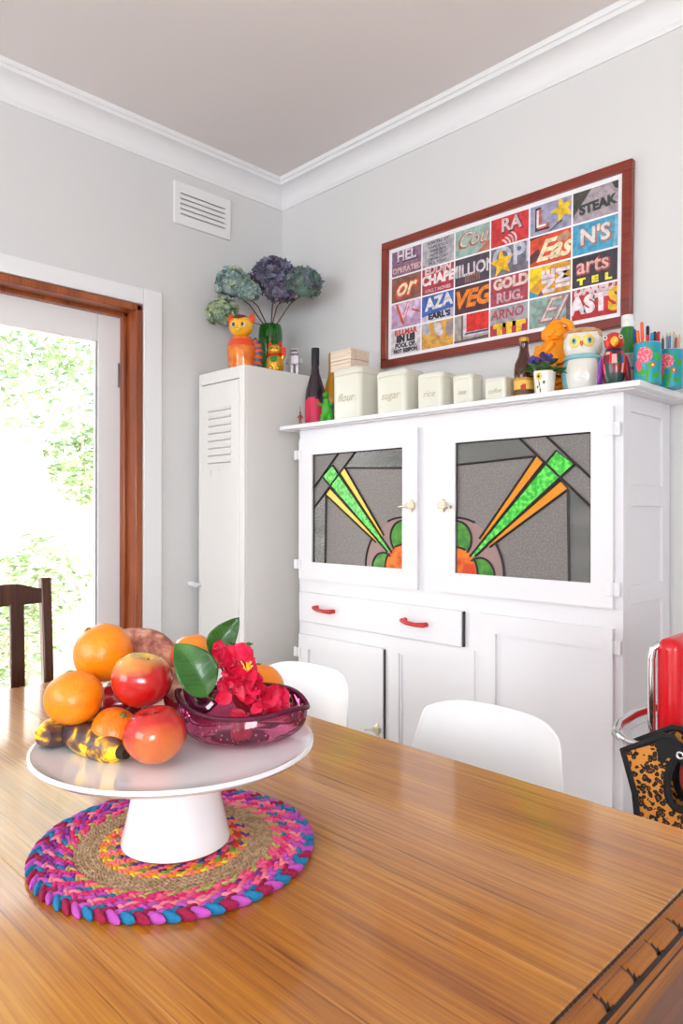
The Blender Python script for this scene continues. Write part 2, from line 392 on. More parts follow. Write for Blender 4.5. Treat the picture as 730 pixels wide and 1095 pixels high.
# ================================================================== DRESSER
DA, DB, DF, DK, DT = -2.108, -.809, 1.866, 2.190, 1.474
dz = thing('kitchen_dresser', 'large white painted kitchen dresser with two leadlight glass doors against back wall', 'dresser', (-1.46, 2.03, 0))
def db(name, *b, bevel=.003, m=ENAMEL, parent=None): return MB().box(*b).build(name, m, parent or dz, world=True, bevel=bevel)
# carcass with hollow upper cupboard
mb = MB()
mb.box(DA, DA+.02, DF+.02, DK, .06, DT).box(DB-.028, DB-.012, DF+.02, DK, .06, DT)       # sides
mb.box(DA, DB-.012, DK-.01, DK, .06, DT)                                                # back
for z in (.06, .66, .87, 1.452): mb.box(DA+.02, DB-.028, DF+.02, DK-.01, z, z+.02)
mb.box(-1.47, -1.45, DF+.02, DK-.01, .08, 1.452).box(DA+.02, DB-.028, DF+.08, DK-.01, 1.16, 1.172)
mb.build('carcass', mat('dresser_inside', (232, 226, 220), .7), dz, world=True)
mb = MB()
for b in [(DA, -2.045, .0, DT), (-.870, DB, 0, DT), (-1.545, -1.36, .835, DT), (-1.365, -1.235, .0, .835),
          (-2.045, -1.545, 1.40, DT), (-1.36, -.870, 1.40, DT), (-2.045, -1.545, .835, .935), (-1.36, -.870, .835, .935),
          (-2.045, -1.365, .66, .73), (-1.68, -1.58, .0, .66), (-2.045, -1.68, 0, .1), (-1.58, -1.365, 0, .1), (-1.235, -.87, 0, .1)]:
    mb.box(b[0], b[1], DF, DF+.02, b[2], b[3])
mb.build('face_frame', ENAMEL, dz, world=True)
# right-hand side: stiles, rails and recessed panels
mb = MB(); mb.box(DB-.012, DB, DF+.02, 1.915, 0, DT).box(DB-.012, DB, 2.135, DK, 0, DT)
for z0, z1 in ((1.425, DT), (1.168, 1.228), (.900, .950), (.50, .56), (0, .12)): mb.box(DB-.012, DB, 1.915, 2.135, z0, z1)
for z0, z1 in ((1.228, 1.425), (.95, 1.168), (.56, .90), (.12, .50)): mb.box(DB-.0119, DB-.007, 1.913, 2.137, z0-.002, z1+.002)
mb.build('side_frame', ENAMEL, dz, world=True, bevel=.002)
mb = MB()
for pts in ([(DA-.075, 1.822), (DB+.062, 1.822), (DB+.062, DK), (DA-.075, DK)],): mb.prism(pts, 1.476, 1.492)
mb.prism([(DA-.045, 1.838), (DB+.040, 1.838), (DB+.040, DK), (DA-.045, DK)], DT-.002, 1.477)
mb.build('top_board', ENAMEL, dz, world=True, bevel=.004)
FZ = DF-.014   # front plane of doors and drawer

GLG = mat('frosted_glass', (132, 125, 121), .28, spec=.9, col2=(176, 169, 165), nscale=190, lo=.45, hi=.8, bump=.8, bscale=230, trans=.4)  # pale speckle: patterned glass, with its sparkle put into the colour
GLP = mat('reeded_glass', (140, 144, 140), .22, spec=.9, col2=(184, 184, 178), nscale=7, nstretch=(.4, 1, 3), lo=.3, hi=.7, bump=.5, bscale=90, trans=.7)
GGREEN = mat('green_glass', (10, 170, 22), .18, spec=.9, col2=(110, 255, 80), nscale=70, lo=.42, hi=.72, bump=1.0, bscale=120)
GYEL = mat('yellow_glass', (250, 196, 8), .2, spec=.6)
GORA = mat('amber_glass', (226, 140, 8), .2, spec=.6)
GDKG = mat('deep_green_glass', (52, 116, 40), .25, col2=(80, 150, 50), nscale=30)
GRED = mat('orange_red_glass', (196, 62, 22), .25, col2=(226, 116, 24), nscale=18, lo=.42, hi=.55)
GPNK = mat('pinkish_glass', (150, 122, 118), .3, bump=.4)
LEAD = mat('lead_came', (52, 46, 50), .45, metal=.4)
def leadlight(parent, x_hinge, sgn, amber):
    w, h, z0 = .453, .415, .957; yb = DF-.004
    def P(s, t): return (x_hinge+sgn*w*s, z0+h*t)
    T = Matrix(((1, 0, 0, 0), (0, 0, 1, 0), (0, 1, 0, 0), (0, 0, 0, 1)))
    mb = MB()
    def pc(pts, m, lift): mb.prism([P(*p) for p in pts], yb-lift, yb+.003, m, T)
    def cl(v): return max(.0, min(1., v))
    pc([(0, 0), (1, 0), (1, 1), (0, 1)], 0, 0)
    pc([(0, .5), (.5, 1), (1, 1), (1, .83), (.395, .86), (.155, .62), (.145, 0), (0, 0)], 1, .0008)
    pc([(.235, .89), (.112, .79), (.84, .135), (.885, .13)], 2, .003)
    pc([(.372, .87), (.322, .81), (.775, .262), (.804, .27)], 3, .002)
    pc([(.206, .685), (.152, .625), (.722, .21), (.748, .225)], 3, .002)
    def arc(cx, cy, r, a0, a1, n=16):
        return [(cl(cx+r/w*math.cos(a0+(a1-a0)*i/n)*1.0), cl(cy+r/h*math.sin(a0+(a1-a0)*i/n))) for i in range(n+1)]
    big = arc(1, 0, .176, PI/2, PI)
    pc([(1, 0)]+big, 6, .0012)
    pc(arc(.80, 0, .052, 0, PI), 4, .0022); pc([(1, .16)]+arc(1, .26, .058, PI/2, 3*PI/2), 4, .0022)
    pc([(1, 0)]+arc(1, .0, .082, PI/2, PI), 5, .003)
    mb.build('stained_glass', [GLG, GLP, GGREEN, GORA if amber else GYEL, GDKG, GRED, GPNK], parent, world=True)
    mb = MB()
    def came(pts, r=.0034):
        mb.tube([(P(*p)[0], yb-.003, P(*p)[1]) for p in pts], r, 6)
    came([(0, .69), (.306, 1)]); came([(0, .5), (.50, 1)])
    came([(.395, .86), (1, .83)]); came([(.155, .62), (.145, 0)])
    for q in ([(.235, .89), (.112, .79), (.84, .135), (.885, .13)], [(.372, .87), (.322, .81), (.775, .262), (.804, .27)], [(.206, .685), (.152, .625), (.722, .21), (.748, .225)]): came([q[2], q[1], q[0], q[3]])
    came(arc(1, 0, .176, PI/2, 1.98)); came(arc(1, 0, .176, 2.52, PI)); came(arc(.80, 0, .052, .9, PI)); came(arc(1, .26, .058, PI/2, 1.25*PI)); came(arc(1, .0, .082, PI/2, 2.0)); came(arc(1, .0, .082, 2.5, PI))
    came([(.004, 0), (.004, 1)], .0025); came([(.996, 0), (.996, 1)], .0025); came([(0, .996), (1, .996)], .0025)
    mb.build('leading', LEAD, parent, world=True)
def latch(parent, x, z, sgn):
    mb = MB(); mb.ell((x, FZ-.002, z), (.013, .003, .021), 0)
    mb.build('latch_plate', BRASS, parent, world=True)
    mb = MB(); mb.box(x-.016, x+.016, FZ-.012, FZ, z-.009, z+.010)
    mb.tube([(x-sgn*.012, FZ-.010, z), (x-sgn*.028, FZ-.016, z-.002), (x-sgn*.043, FZ-.020, z-.005)], [.004, .004, .006], 8)
    mb.build('latch', BRASS, parent, world=True, bevel=.0015)
def butt(parent, x, z):
    mb = MB(); mb.box(x-.020, x+.020, FZ-.003, FZ+.0, z-.018, z+.018); mb.tube([(x, FZ-.004, z-.018), (x, FZ-.004, z+.018)], .0045, 8)
    mb.build('hinge', ENAMEL, parent, world=True, bevel=.0008)
def glass_door(x0, x1, z0, z1, gx0, gx1, xh, sgn, amber):
    gz0, gz1 = .957, 1.372
    mb = MB(); mb.box(x0, gx0, FZ, DF-.001, z0, z1).box(gx1, x1, FZ, DF-.001, z0, z1).box(gx0, gx1, FZ, DF-.001, z0, gz0).box(gx0, gx1, FZ, DF-.001, gz1, z1)
    d = mb.build('glass_door', ENAMEL, dz, world=True)
    leadlight(d, xh, sgn, amber)
    return d
d1 = glass_door(-2.098, -1.502, .889, 1.434, -2.022, -1.567, -2.021, 1, False)
d2 = glass_door(-1.410, -.832, .892, 1.436, -1.347, -.894, -.8945, -1, True)
latch(d1, -1.524, 1.172, 1); latch(d2, -1.392, 1.172, -1)
for z in (1.375, .945): butt(d1, -2.104, z); butt(d2, -.832, z)
dw = db('drawer', -2.098, -1.322, FZ, DF+.05, .722, .838, bevel=.004)
for x in (-1.944, -1.506):
    mb = MB()
    mb.tube([(x-.045, FZ+.002, .786), (x-.045, FZ-.018, .785), (x-.02, FZ-.026, .780), (x+.02, FZ-.026, .778), (x+.045, FZ-.018, .779), (x+.045, FZ+.002, .779)], [.008, .009, .007, .007, .009, .008], 10)
    mb.build('handle', mat('red_handle', (196, 48, 48), .3), dw, world=True)
    Bx(x-.036, x+.036, FZ-.003, FZ, .770, .778).build('handle_plate', mat('worn_brass', (140, 118, 84), .5, metal=.5), dw, world=True)
def panel_door(name, x0, x1, z0, z1, st, depth=.008, fz=None):
    fz = fz if fz is not None else FZ
    mb = MB(); a, b, c, d = x0+st, x1-st, z0+st, z1-st
    mb.box(x0, a, fz, fz+.014, z0, z1).box(b, x1, fz, fz+.014, z0, z1).box(a, b, fz, fz+.014, z0, c).box(a, b, fz, fz+.014, d, z1).box(a-.002, b+.002, fz+depth, fz+.013, c, d)
    return mb.build(name, ENAMEL, dz, world=True)
ld = panel_door('lower_door', -2.098, -1.655, .08, .672, .055)
butt(ld, -2.104, .60); latch(ld, -1.678, .385, 1)
Bx(-1.655, -1.6525, FZ+.006, DF, .08, .668).build('door_gap', DARK, dz, world=True)
Bx(-1.320, -1.316, FZ+.004, DF, .724, .836).build('drawer_gap', DARK, dz, world=True)
panel_door('fixed_panel', -1.64, -1.28, .08, .715, .05, fz=DF-.004)
bd = panel_door('cupboard_door', -1.255, -.832, .08, .838, .058)
for z in (.79, .25): butt(bd, -.830, z)
# crockery glimpsed through the leadlight panes
def pot(name, label, cat, x, y, z, prof_, m, group=None):
    t = MB().lathe(prof_, 24).build(name, m); t.location = (x, y, z); return tag(t, label, cat, group)
pot('mixing_bowl', 'blue bowl blurred behind the right leadlight door', 'bowl', -.99, 2.0, .89, [(.03, 0), (.05, .01), (.08, .06), (.09, .11), (.085, .11), (.07, .05), (.0, .015)], mat('blue_ware', (96, 150, 205), .3))
pot('crockery_jug', 'pink jug blurred behind the left leadlight door', 'jug', -1.66, 2.0, 1.172, [(.05, 0), (.07, .06), (.06, .12), (.05, .17), (.046, .17), (.05, .02), (0, .01)], mat('pink_ware', (226, 150, 140), .4))
pot('serving_bowl', 'pale blue bowl blurred behind the left leadlight door', 'bowl', -1.86, 2.0, .89, [(.03, 0), (.06, .02), (.09, .07), (.095, .12), (.09, .12), (.06, .03), (0, .015)], mat('pale_blue_ware', (170, 190, 215), .3))
pot('storage_jar', 'tan jar blurred behind the right leadlight door', 'jar', -1.27, 2.0, 1.172, [(.05, 0), (.055, .02), (.055, .12), (.04, .15), (0, .15)], mat('tan_ware', (200, 176, 140), .4))

# ================================================================== WALL PICTURE
PW, PH = 1.036, .514
pic = thing('framed_poster', 'wide red-brown framed collage of lettered sign photographs on back wall', 'picture', (-1.4375, Y0, 1.993), rot=(0, math.radians(.62), 0))
mb = MB(); t = .032; d = .024
mb.box(-PW/2, PW/2, -d, 0, PH/2-t, PH/2).box(-PW/2, PW/2, -d, 0, -PH/2, -PH/2+t).box(-PW/2, -PW/2+t, -d, 0, -PH/2+t, PH/2-t).box(PW/2-t, PW/2, -d, 0, -PH/2+t, PH/2-t)
mb.build('frame', table_wood('mahogany_frame', (104, 30, 16), (126, 38, 20), (140, 46, 24), axis=0, rough=.3, coat=.3), pic, bevel=.003)
iw, ih = PW/2-t, PH/2-t
PC = {}; PM = []
def pcol(c):
    if c not in PC:
        PC[c] = len(PM); m = bpy.data.materials.new('print_ink'); m.use_nodes = True
        b = m.node_tree.nodes['Principled BSDF']; b.inputs['Roughness'].default_value = .55
        b.inputs['Base Color'].default_value = lin(c); PM.append(m)
        if c not in ('eeeef2', '1e1c22'):
            nt = m.node_tree; tc = nn(nt, 'ShaderNodeTexCoord'); nz = nn(nt, 'ShaderNodeTexNoise'); nz.inputs['Scale'].default_value = 55; nz.inputs['Detail'].default_value = 4
            mx = nn(nt, 'ShaderNodeMix', data_type='RGBA', blend_type='MULTIPLY'); mx.inputs['A'].default_value = lin(c)
            cr = nn(nt, 'ShaderNodeValToRGB'); cr.color_ramp.elements[0].position = .35; cr.color_ramp.elements[0].color = (.62, .6, .62, 1); cr.color_ramp.elements[1].position = .6; cr.color_ramp.elements[1].color = (1.12, 1.1, 1.1, 1)
            nt.links.new(tc.outputs['Object'], nz.inputs['Vector']); nt.links.new(nz.outputs['Fac'], cr.inputs[0]); nt.links.new(cr.outputs[0], mx.inputs['B'])
            mx.inputs['Factor'].default_value = .8; nt.links.new(mx.outputs['Result'], b.inputs['Base Color'])
    return PC[c]
pr_ = MB(); yL = -.010
pr_.add([(-iw, yL, -ih), (iw, yL, -ih), (iw, yL, ih), (-iw, yL, ih)], [(0, 1, 2, 3)], pcol('eeeef2'))
mg = .016; gp = .006; tw = (2*iw-2*mg-5*gp)/6; th = (2*ih-2*mg-3*gp)/4
def tile(c, r, bg, items):
    x0 = -iw+mg+c*(tw+gp); z1 = ih-mg-r*(th+gp); z0 = z1-th; cx, cz = x0+tw/2, z1-th/2
    y = yL-.0004
    pr_.add([(x0, y, z0), (x0+tw, y, z0), (x0+tw, y, z1), (x0, y, z1)], [(0, 1, 2, 3)], pcol(bg))
    for k, it in enumerate(items):
        kind, colr = it[0], it[1]; rot = 0
        if kind == 't':
            _, _, s, size, px, pz = it[:6]; o = it[6] if len(it) > 6 else {}
            vs, fs = text_geo(s, size*th, o.get('sh', 0), o.get('b', .0)*th, o.get('sx', 1)); rot = o.get('rot', 0)
        elif kind == 'p':
            vs = [Vector((a*tw, b*th, 0)) for a, b in it[2]]; fs = [tuple(range(len(vs)))]; px = pz = 0
        elif kind == 's':
            _, _, size, px, pz = it[:5]; rot = it[5] if len(it) > 5 else 0
            vs = [Vector((0, 0, 0))]+[Vector(((size if q % 2 == 0 else size*.42)*th*math.sin(q*PI/5), (size if q % 2 == 0 else size*.42)*th*math.cos(q*PI/5), 0)) for q in range(10)]
            fs = [(0, q+1, (q+1) % 10+1) for q in range(10)]
        R_ = Matrix.Rotation(rot, 3, 'Z')
        vs = [R_ @ v + Vector((px*tw, pz*th, 0)) for v in vs]
        vs, fs = clip(vs, fs, -tw/2, tw/2, -th/2, th/2)
        yy = y-.0004*(k+1)
        pr_.add([(cx+v.x, yy, cz+v.y) for v in vs], fs, pcol(colr))
S = dict
tile(0, 0, '8c6c84', [('t', '5e3c52', 'HEL', .62, .02, .22, S(b=.04)), ('t', 'dcd0dc', 'HEL', .58, 0, .25, S(b=.02)), ('t', 'e0b8b4', 'OPERATED', .30, .02, -.30, S(b=.01))])
tile(1, 0, 'b4b0b6', [('t', '62606c', 'ROW TAG SET\nHAMS AND E\nWINE BEER\nNUTS OF IT\nCREAM COAT\nMILK TODAY', .155, 0, 0, S(b=.006))])
tile(2, 0, '9ab4aa', [('p', 'b8735e', [(.1, -.5), (.5, -.1), (.5, -.5)]), ('t', 'b06a5c', 'Cou', .78, -.02, .06, S(sh=.4, b=.03)), ('t', 'c8ccc4', 'Cou', .74, 0, .08, S(sh=.4, b=-.005))])
tile(3, 0, 'cc3438', [('t', '6a3040', 'RA', .68, .06, .15, S(b=.03)), ('t', 'd0bcc0', 'RA', .64, .04, .18, S(b=.02)), ('t', 'e0c4c4', '))))', .42, .02, -.34, S(rot=.5, b=.015))])
tile(4, 0, '9a9ab4', [('t', '2c2638', 'L', 1.0, -.22, -.02, S(b=.06)), ('t', 'c8634e', 'L', .9, -.19, -.02, S(b=.03)), ('t', 'f0e8e4', 'L', .86, -.24, 0, S(b=.0)), ('s', 'e8c028', .46, .30, .12, .3), ('p', '3c3440', [(.0, -.5), (.3, -.24), (.26, -.22), (-.04, -.5)])])
tile(5, 0, 'a89ca4', [('p', '46463e', [(-.5, .5), (-.08, .5), (-.46, -.2), (-.5, -.3)]), ('p', '3a4038', [(.36, .5), (.5, .5), (.5, .22), (.42, .3)]), ('t', '3c443e', 'STEAK', .42, .05, -.10, S(b=.025, rot=.06))])
tile(0, 1, '8a5a4c', [('t', 'e4502c', 'or', 1.05, -.06, .03, S(sh=.4, b=.08)), ('t', 'f2e6c0', 'or', 1.0, -.06, .04, S(sh=.4, b=.02))])
tile(1, 1, 'ae3848', [('t', 'e4c8cc', 'EDDIN', .42, .0, .40, S(b=.02)), ('t', 'eadcdc', 'CHAPEL', .50, .08, .02, S(b=.03)), ('t', 'd8b4b8', 'ADULT MOVIES', .18, .0, -.38, S(b=.006))])
tile(2, 1, '4c4250', [('t', 'd0c8cc', 'MILLION', .62, .0, .02, S(b=.02, sx=.85)), ('t', '96685c', 'IIIIIII', .40, .02, -.30, S(b=.01))])
tile(3, 1, '75707c', [('t', 'bcc0d0', 'OPI', 1.0, .06, .10, S(b=.03)), ('s', 'f0bc1c', .52, -.20, -.06, .1)])
tile(4, 1, 'd84e2c', [('p', '603434', [(-.5, -.1), (-.3, .08), (-.2, -.05), (-.3, -.3), (-.5, -.4)]), ('p', 'b89070', [(.12, .3), (.4, .45), (.5, .3), (.4, .12), (.2, .14)]), ('t', 'f0e0b8', 'Eas', .95, .06, -.06, S(sh=.5, b=.03)), ('p', '33262c', [(-.5, .5), (.0, .5), (-.5, .42)])])
tile(5, 1, '4ca0c4', [('t', 'a87868', "N'S", .74, .02, .0, S(b=.05)), ('t', 'd4d4d0', "N'S", .72, .0, .03, S(b=.02)), ('p', '7ab8d0', [(.4, -.5), (.5, -.5), (.5, .5), (.44, .5)])])
tile(0, 2, 'c4a0c4', [('p', 'd8c0dc', [(-.5, .5), (.5, .5), (.2, -.2)]), ('t', 'd2552c', 'V', 1.15, -.1, .0, S(b=.03)), ('t', 'e0c4dc', 'V', 1.0, -.07, .06, S(b=.0)), ('p', 'c85850', [(.2, .2), (.5, .0), (.5, -.06), (.2, .1)])])
tile(1, 2, '4468b4', [('p', 'ccc8dc', [(-.5, -.5), (.5, -.5), (.5, -.14), (-.5, -.3)]), ('t', 'e0dcdc', 'AZA', .64, .04, .16, S(b=.03, rot=.06)), ('t', '2c2c3c', "EARL'S", .30, .06, -.34, S(b=.02, sx=1.2))])
tile(2, 2, '543034', [('t', 'ea8424', 'VEG', .86, .0, .0, S(sh=.25, b=.04))])
tile(3, 2, 'aa4454', [('t', 'e0c8bc', 'GOLD', .50, .04, .24, S(b=.03)), ('p', '8a3444', [(-.5, -.03), (.5, -.01), (.5, .02), (-.5, 0)]), ('t', 'c8a4ac', 'RUG.', .48, .02, -.26, S(b=.02))])
tile(4, 2, 'd89c30', [('p', 'f0cc1c', [(-.5, .5), (.05, .5), (-.3, .0), (-.5, -.2)]), ('p', '3c98a8', [(-.5, -.5), (-.2, -.5), (-.5, -.25)]), ('t', 'dcd4e0', 'NE', .62, -.02, -.05, S(rot=PI/2, b=.03)), ('p', '705060', [(-.3, -.5), (-.14, -.5), (-.2, -.3)]), ('t', 'e4dce0', 'IM', .66, .33, -.02, S(rot=PI/2, b=.03))])
tile(5, 2, '3c3640', [('t', 'a04848', 'arts', .74, -.03, .14, S(b=.04)), ('t', 'dcb0a8', 'arts', .72, -.04, .16, S(b=.01)), ('t', 'e8dc3c', 'T  E  L', .28, .0, -.34, S(b=.02, sx=1.5))])
tile(0, 3, 'd8d0d4', [('t', 'd23c34', 'BILLMAR', .30, .0, .36, S(b=.012)), ('t', '30303c', 'EN LEI', .34, .0, .10, S(b=.03)), ('t', '3c3a44', 'POOL OP.', .24, .0, -.16, S(b=.015)), ('t', '302e38', 'NOT RESPON', .20, .0, -.38, S(b=.012))])
tile(1, 3, 'd8a44c', [('p', 'b0acb4', [(-.5, .5), (-.3, .5), (-.2, .1), (-.34, .0), (-.5, .2)]), ('p', 'ccc8d0', [(-.1, .5), (.1, .4), (.2, .0), (.06, -.1), (-.08, .1)]), ('p', 'a09090', [(.3, .4), (.5, .45), (.5, -.1), (.36, -.2), (.26, .1)]), ('p', '9c8078', [(0, -.1), (.1, -.05), (.06, -.3)])])
tile(2, 3, 'b0a49c', [('p', '6c6464', [(-.3, .5), (-.24, .5), (-.24, -.5), (-.3, -.5)]), ('p', 'd4ccd4', [(-.24, .5), (.5, .5), (.5, -.3), (-.24, -.3)]), ('p', '505078', [(-.16, -.18), (.5, -.18), (.5, -.25), (-.2, -.25)]), ('p', 'd82c24', [(-.14, .5), (.5, .5), (.5, -.16), (-.14, -.16)]), ('p', '6a5a50', [(-.5, -.5), (.5, -.5), (.5, -.38), (-.5, -.42)])])
tile(3, 3, 'a09ca4', [('t', 'b04a50', 'ARNO', .46, -.05, .22, S(b=.01, sh=.15)), ('p', 'b83440', [(-.5, -.5), (.5, -.5), (.5, -.1), (-.5, -.12)]), ('t', 'f0c42c', 'TTT', .50, .02, -.34, S(b=.06, sx=1.3))])
tile(4, 3, '8eaaa2', [('t', 'b06468', 'El', 1.15, -.02, .0, S(sh=.55, b=.03)), ('t', 'd0c8c8', 'El', 1.1, -.02, .01, S(sh=.55, b=-.005)), ('p', '6c5c60', [(.42, -.5), (.5, -.5), (.5, .5), (.4, .1)])])
tile(5, 3, 'be2a2c', [('t', 'd8c4c8', 'DARED', .42, .0, .44, S(b=.03)), ('t', 'e6dce0', 'AST', .74, -.12, -.06, S(b=.05)), ('t', 'e4b824', 'S', .95, .46, -.06, S(b=.05))])
pr_.build('poster_print', PM, pic)

# ================================================================== TABLE
TX0, TX1, TY0, TY1, TZ = -1.66, -.278, -.10, .940, .75
tb = thing('dining_table', 'honey-brown wooden dining table with carved dark-edged end in the foreground', 'table', (-.93, .42, 0))
mb = MB(); NP = 5; pw = (TY1-TY0)/NP
mb.box(TX0, TX1, TY0, TY1, TZ-.022, TZ)
top = mb.build('tabletop', OAK, tb, world=True, bevel=.002)
mb = MB()
for y in (.735, .56, .30): mb.box(TX0+.01, TX1-.004, y, y+.0012, TZ-.004, TZ+.0002)
mb.build('board_joint', mat('joint_wood', (196, 140, 84), .4), tb, world=True)
# carved moulding on both ends
def carved(xe, sg):
    def prof_at(y):
        ph = ((y-TY0) % .053)/.053
        notch = max(0, 1-abs(ph-.5)/.16)
        return notch
    pf = [(0, TZ-.0005), (.0022, TZ-.0012), (.007, TZ-.0005), (.012, TZ-.002), (.0165, TZ-.005), (.019, TZ-.009), (.0202, TZ-.0100), (.0245, TZ-.0108), (.0253, TZ-.0135), (.0278, TZ-.0140), (.0285, TZ-.016), (.030, TZ-.018), (.030, TZ-.024)]
    N = 1300; mb = MB(); n = len(pf); vs = []; ms = []; fs = []
    for j in range(N+1):
        y = TY0+(TY1-TY0)*j/N; nt = prof_at(y)
        for i, (dx, z) in enumerate(pf):
            cut = 0
            if 1 <= i <= 5:
                slant = ((y-TY0-dx*.45) % .053)/.053
                k = max(0, 1-abs(slant-.5)/(.02+.03*i)); cut = k*.0030*(i/4.)
                cut += .0003*(1+math.sin((y+dx*.3)*900))*(i < 5)
            vs.append((xe+sg*dx, y, z-cut))
    for j in range(N):
        for i in range(n-1):
            fs.append((j*n+i, (j+1)*n+i, (j+1)*n+i+1, j*n+i+1))
            y = TY0+(TY1-TY0)*(j+.5)/N; dx = (pf[i][0]+pf[i+1][0])/2
            slant = ((y-TY0-dx*.45) % .053)/.053
            dark = (i == 0) or (1 <= i <= 5 and i > 1 and abs(slant-.5) < .010*(i-1)**1.7+.008) or i == 6 or i == 9
            ms.append(1 if dark else 0)
    mb.add(vs, fs, ms, False)
    mb.build('carved_edge', [OAKEDGE, GROOVE], tb, world=True, sharp=60)
    Bx(*(sorted((xe, xe+sg*.027))), TY0, TY1, TZ-.040, TZ-.0235).build('edge_lip', OAKEDGE, tb, world=True)
carved(TX1, 1); carved(TX0, -1)
for x0, x1, y0, y1 in ((TX1-.004, TX1+.020, TY0+.03, TY1-.03), (TX0-.020, TX0+.004, TY0+.04, TY1-.04), (TX0+.004, TX1-.004, TY0+.04, TY0+.062), (TX0+.004, TX1-.004, TY1-.062, TY1-.04)):
    Bx(x0, x1, y0, y1, TZ-.17, TZ-.022).build('apron', OAKDARK, tb, world=True, bevel=.002)
for x in (TX0+.07, TX1-.07):
    for y in (TY0+.085, TY1-.085):
        mb = MB(); mb.lathe([(.024, 0), (.03, .02), (.022, .06), (.028, .10), (.022, .14), (.030, .35), (.036, .50), (.028, .54), (.036, .57)], 20, c=(x, y, 0)); mb.box(x-.034, x+.034, y-.034, y+.034, .57, TZ-.022)
        mb.build('leg', OAKDARK, tb, world=True)

# ================================================================== CHAIRS
def shell_chair(name, label, x, y, rz, ztop):
    t = thing(name, label, 'chair', (x, y, 0), rz, 'white moulded shell chairs behind the table')
    k = ztop/.80
    prof_ = [(-.225, .43, .19), (-.20, .447, .215), (-.10, .440, .232), (.02, .425, .236), (.10, .430, .236), (.155, .460, .224), (.19, .53, .206), (.212, .62, .186), (.232, .71, .168), (.246, .775, .156), (.250, .80, .147)]
    def fn(u, v):
        s = v*(len(prof_)-1); i = min(int(s), len(prof_)-2); f = s-i
        a, b = prof_[i], prof_[i+1]; yy, zz, w = [a[q]*(1-f)+b[q]*f for q in range(3)]
        q = 2*u-1; back = max(0, min(1, (v-.45)/.3)); seat = 1-back
        curl = .050*back*abs(q)**2.4; lift = (.045*seat)*abs(q)**2.6
        drop = .020*max(0, (v-.86)/.14)**1.6*abs(q)**5 + (.02*max(0, (.12-v)/.12)*abs(q)**3)
        return Vector((w*math.copysign(abs(q)**.95, q), yy-curl, (zz+lift-drop)*k))
    MB().grid(fn, 20, 24).build('seat_shell', WHITEPL, t, solid=.006, subd=1)
    for sx in (-1, 1):
        for sy in (-1, 1):
            MB().tube([(sx*.12, sy*.10, .415*k), (sx*.21, sy*.20-.02, 0)], [.011, .009], 10).build('leg', mat('pale_beech', (206, 170, 124), .4), t)
    mb = MB()
    mb.tube([(-.15, -.13, .33), (.15, .11, .33)], .004, 6).tube([(.15, -.13, .33), (-.15, .11, .33)], .004, 6)
    mb.build('brace', CHROME, t)
P = at(536, 755, 1, 1.22); shell_chair('shell_chair', 'white shell chair nearest the cupboard door, right of the two', P.x, 1.22-.25, .0, P.z)
P = at(341, 711, 1, 1.22); shell_chair('shell_chair', 'white shell chair behind the cake stand, left of the two', P.x, 1.22-.25, .0, P.z)

# dark slatted chair at the table's left end
CX = -1.80
dc = thing('wooden_chair', 'dark brown wooden chair with slatted back at the left end of table', 'chair', (CX+.2, .53, 0))
yP = at(54, 640, 0, CX).y; zP = at(54, 618, 0, CX).z; yQ = yP-.43
for y in (yP, yQ):
    MB().box(-.012, .012, -.0125, .0125, 0, zP+.003, 0, Matrix.Translation((CX+.034, y, 0)) @ Matrix.Rotation(-.035, 4, 'Y') @ Matrix.Rotation(0.015 if y == yP else -.015, 4, 'X')).build('back_post', DARKWOOD, dc, world=True, bevel=.003)
def railz(t, top):
    e = abs(2*t-1)
    return (zP-.012+.014*(1-e**2.5)) if top else (zP-.064+.0*(e))
mb = MB()
def railf(side):
    vs = []
    return vs
N = 30; vs = []; fs = []
for i in range(N+1):
    f = i/N; y = yQ+.011+(yP-yQ-.022)*f; bow = -.016*(1-(2*f-1)**2); e = min(f, 1-f)*(yP-yQ)
    rise = min(1, e/.085); rise = rise*rise*(3-2*rise)
    for (dx, tp) in ((-.009, 0), (.009, 0), (.009, 1), (-.009, 1)):
        vs.append((CX+.004+dx+bow, y, (zP-.060-.003*math.sin(PI*min(1, e/.12)*.5)) if not tp else zP-.026+.017*rise-.004*max(0, (e-.1)/.12)))
for i in range(N):
    for k in range(4): fs.append((i*4+k, i*4+(k+1) % 4, (i+1)*4+(k+1) % 4, (i+1)*4+k))
fs += [(0, 1, 2, 3), (N*4+3, N*4+2, N*4+1, N*4)]
mb.add(vs, fs, 0, False); mb.build('top_rail', DARKWOOD, dc, world=True, bevel=.003)
for i in range(4):
    y = yP-.083-.081*i
    MB().box(-.006, .006, -.017, .017, .47, zP-.055, 0, Matrix.Translation((CX+.030, y, 0)) @ Matrix.Rotation(-.035, 4, 'Y')).build('back_slat', DARKWOOD, dc, world=True, bevel=.002)
Bx(CX+.005, CX+.03, yQ+.014, yP-.014, .44, .49).build('lower_rail', DARKWOOD, dc, world=True, bevel=.002)
Bx(CX+.03, CX+.40, yQ-.01, yP-.012, .43, .455).build('seat', DARKWOOD, dc, world=True, bevel=.006)
for y in (yQ+.01, yP-.03): Bx(CX+.36, CX+.395, y-.017, y+.017, 0, .43).build('front_leg', DARKWOOD, dc, world=True, bevel=.003)

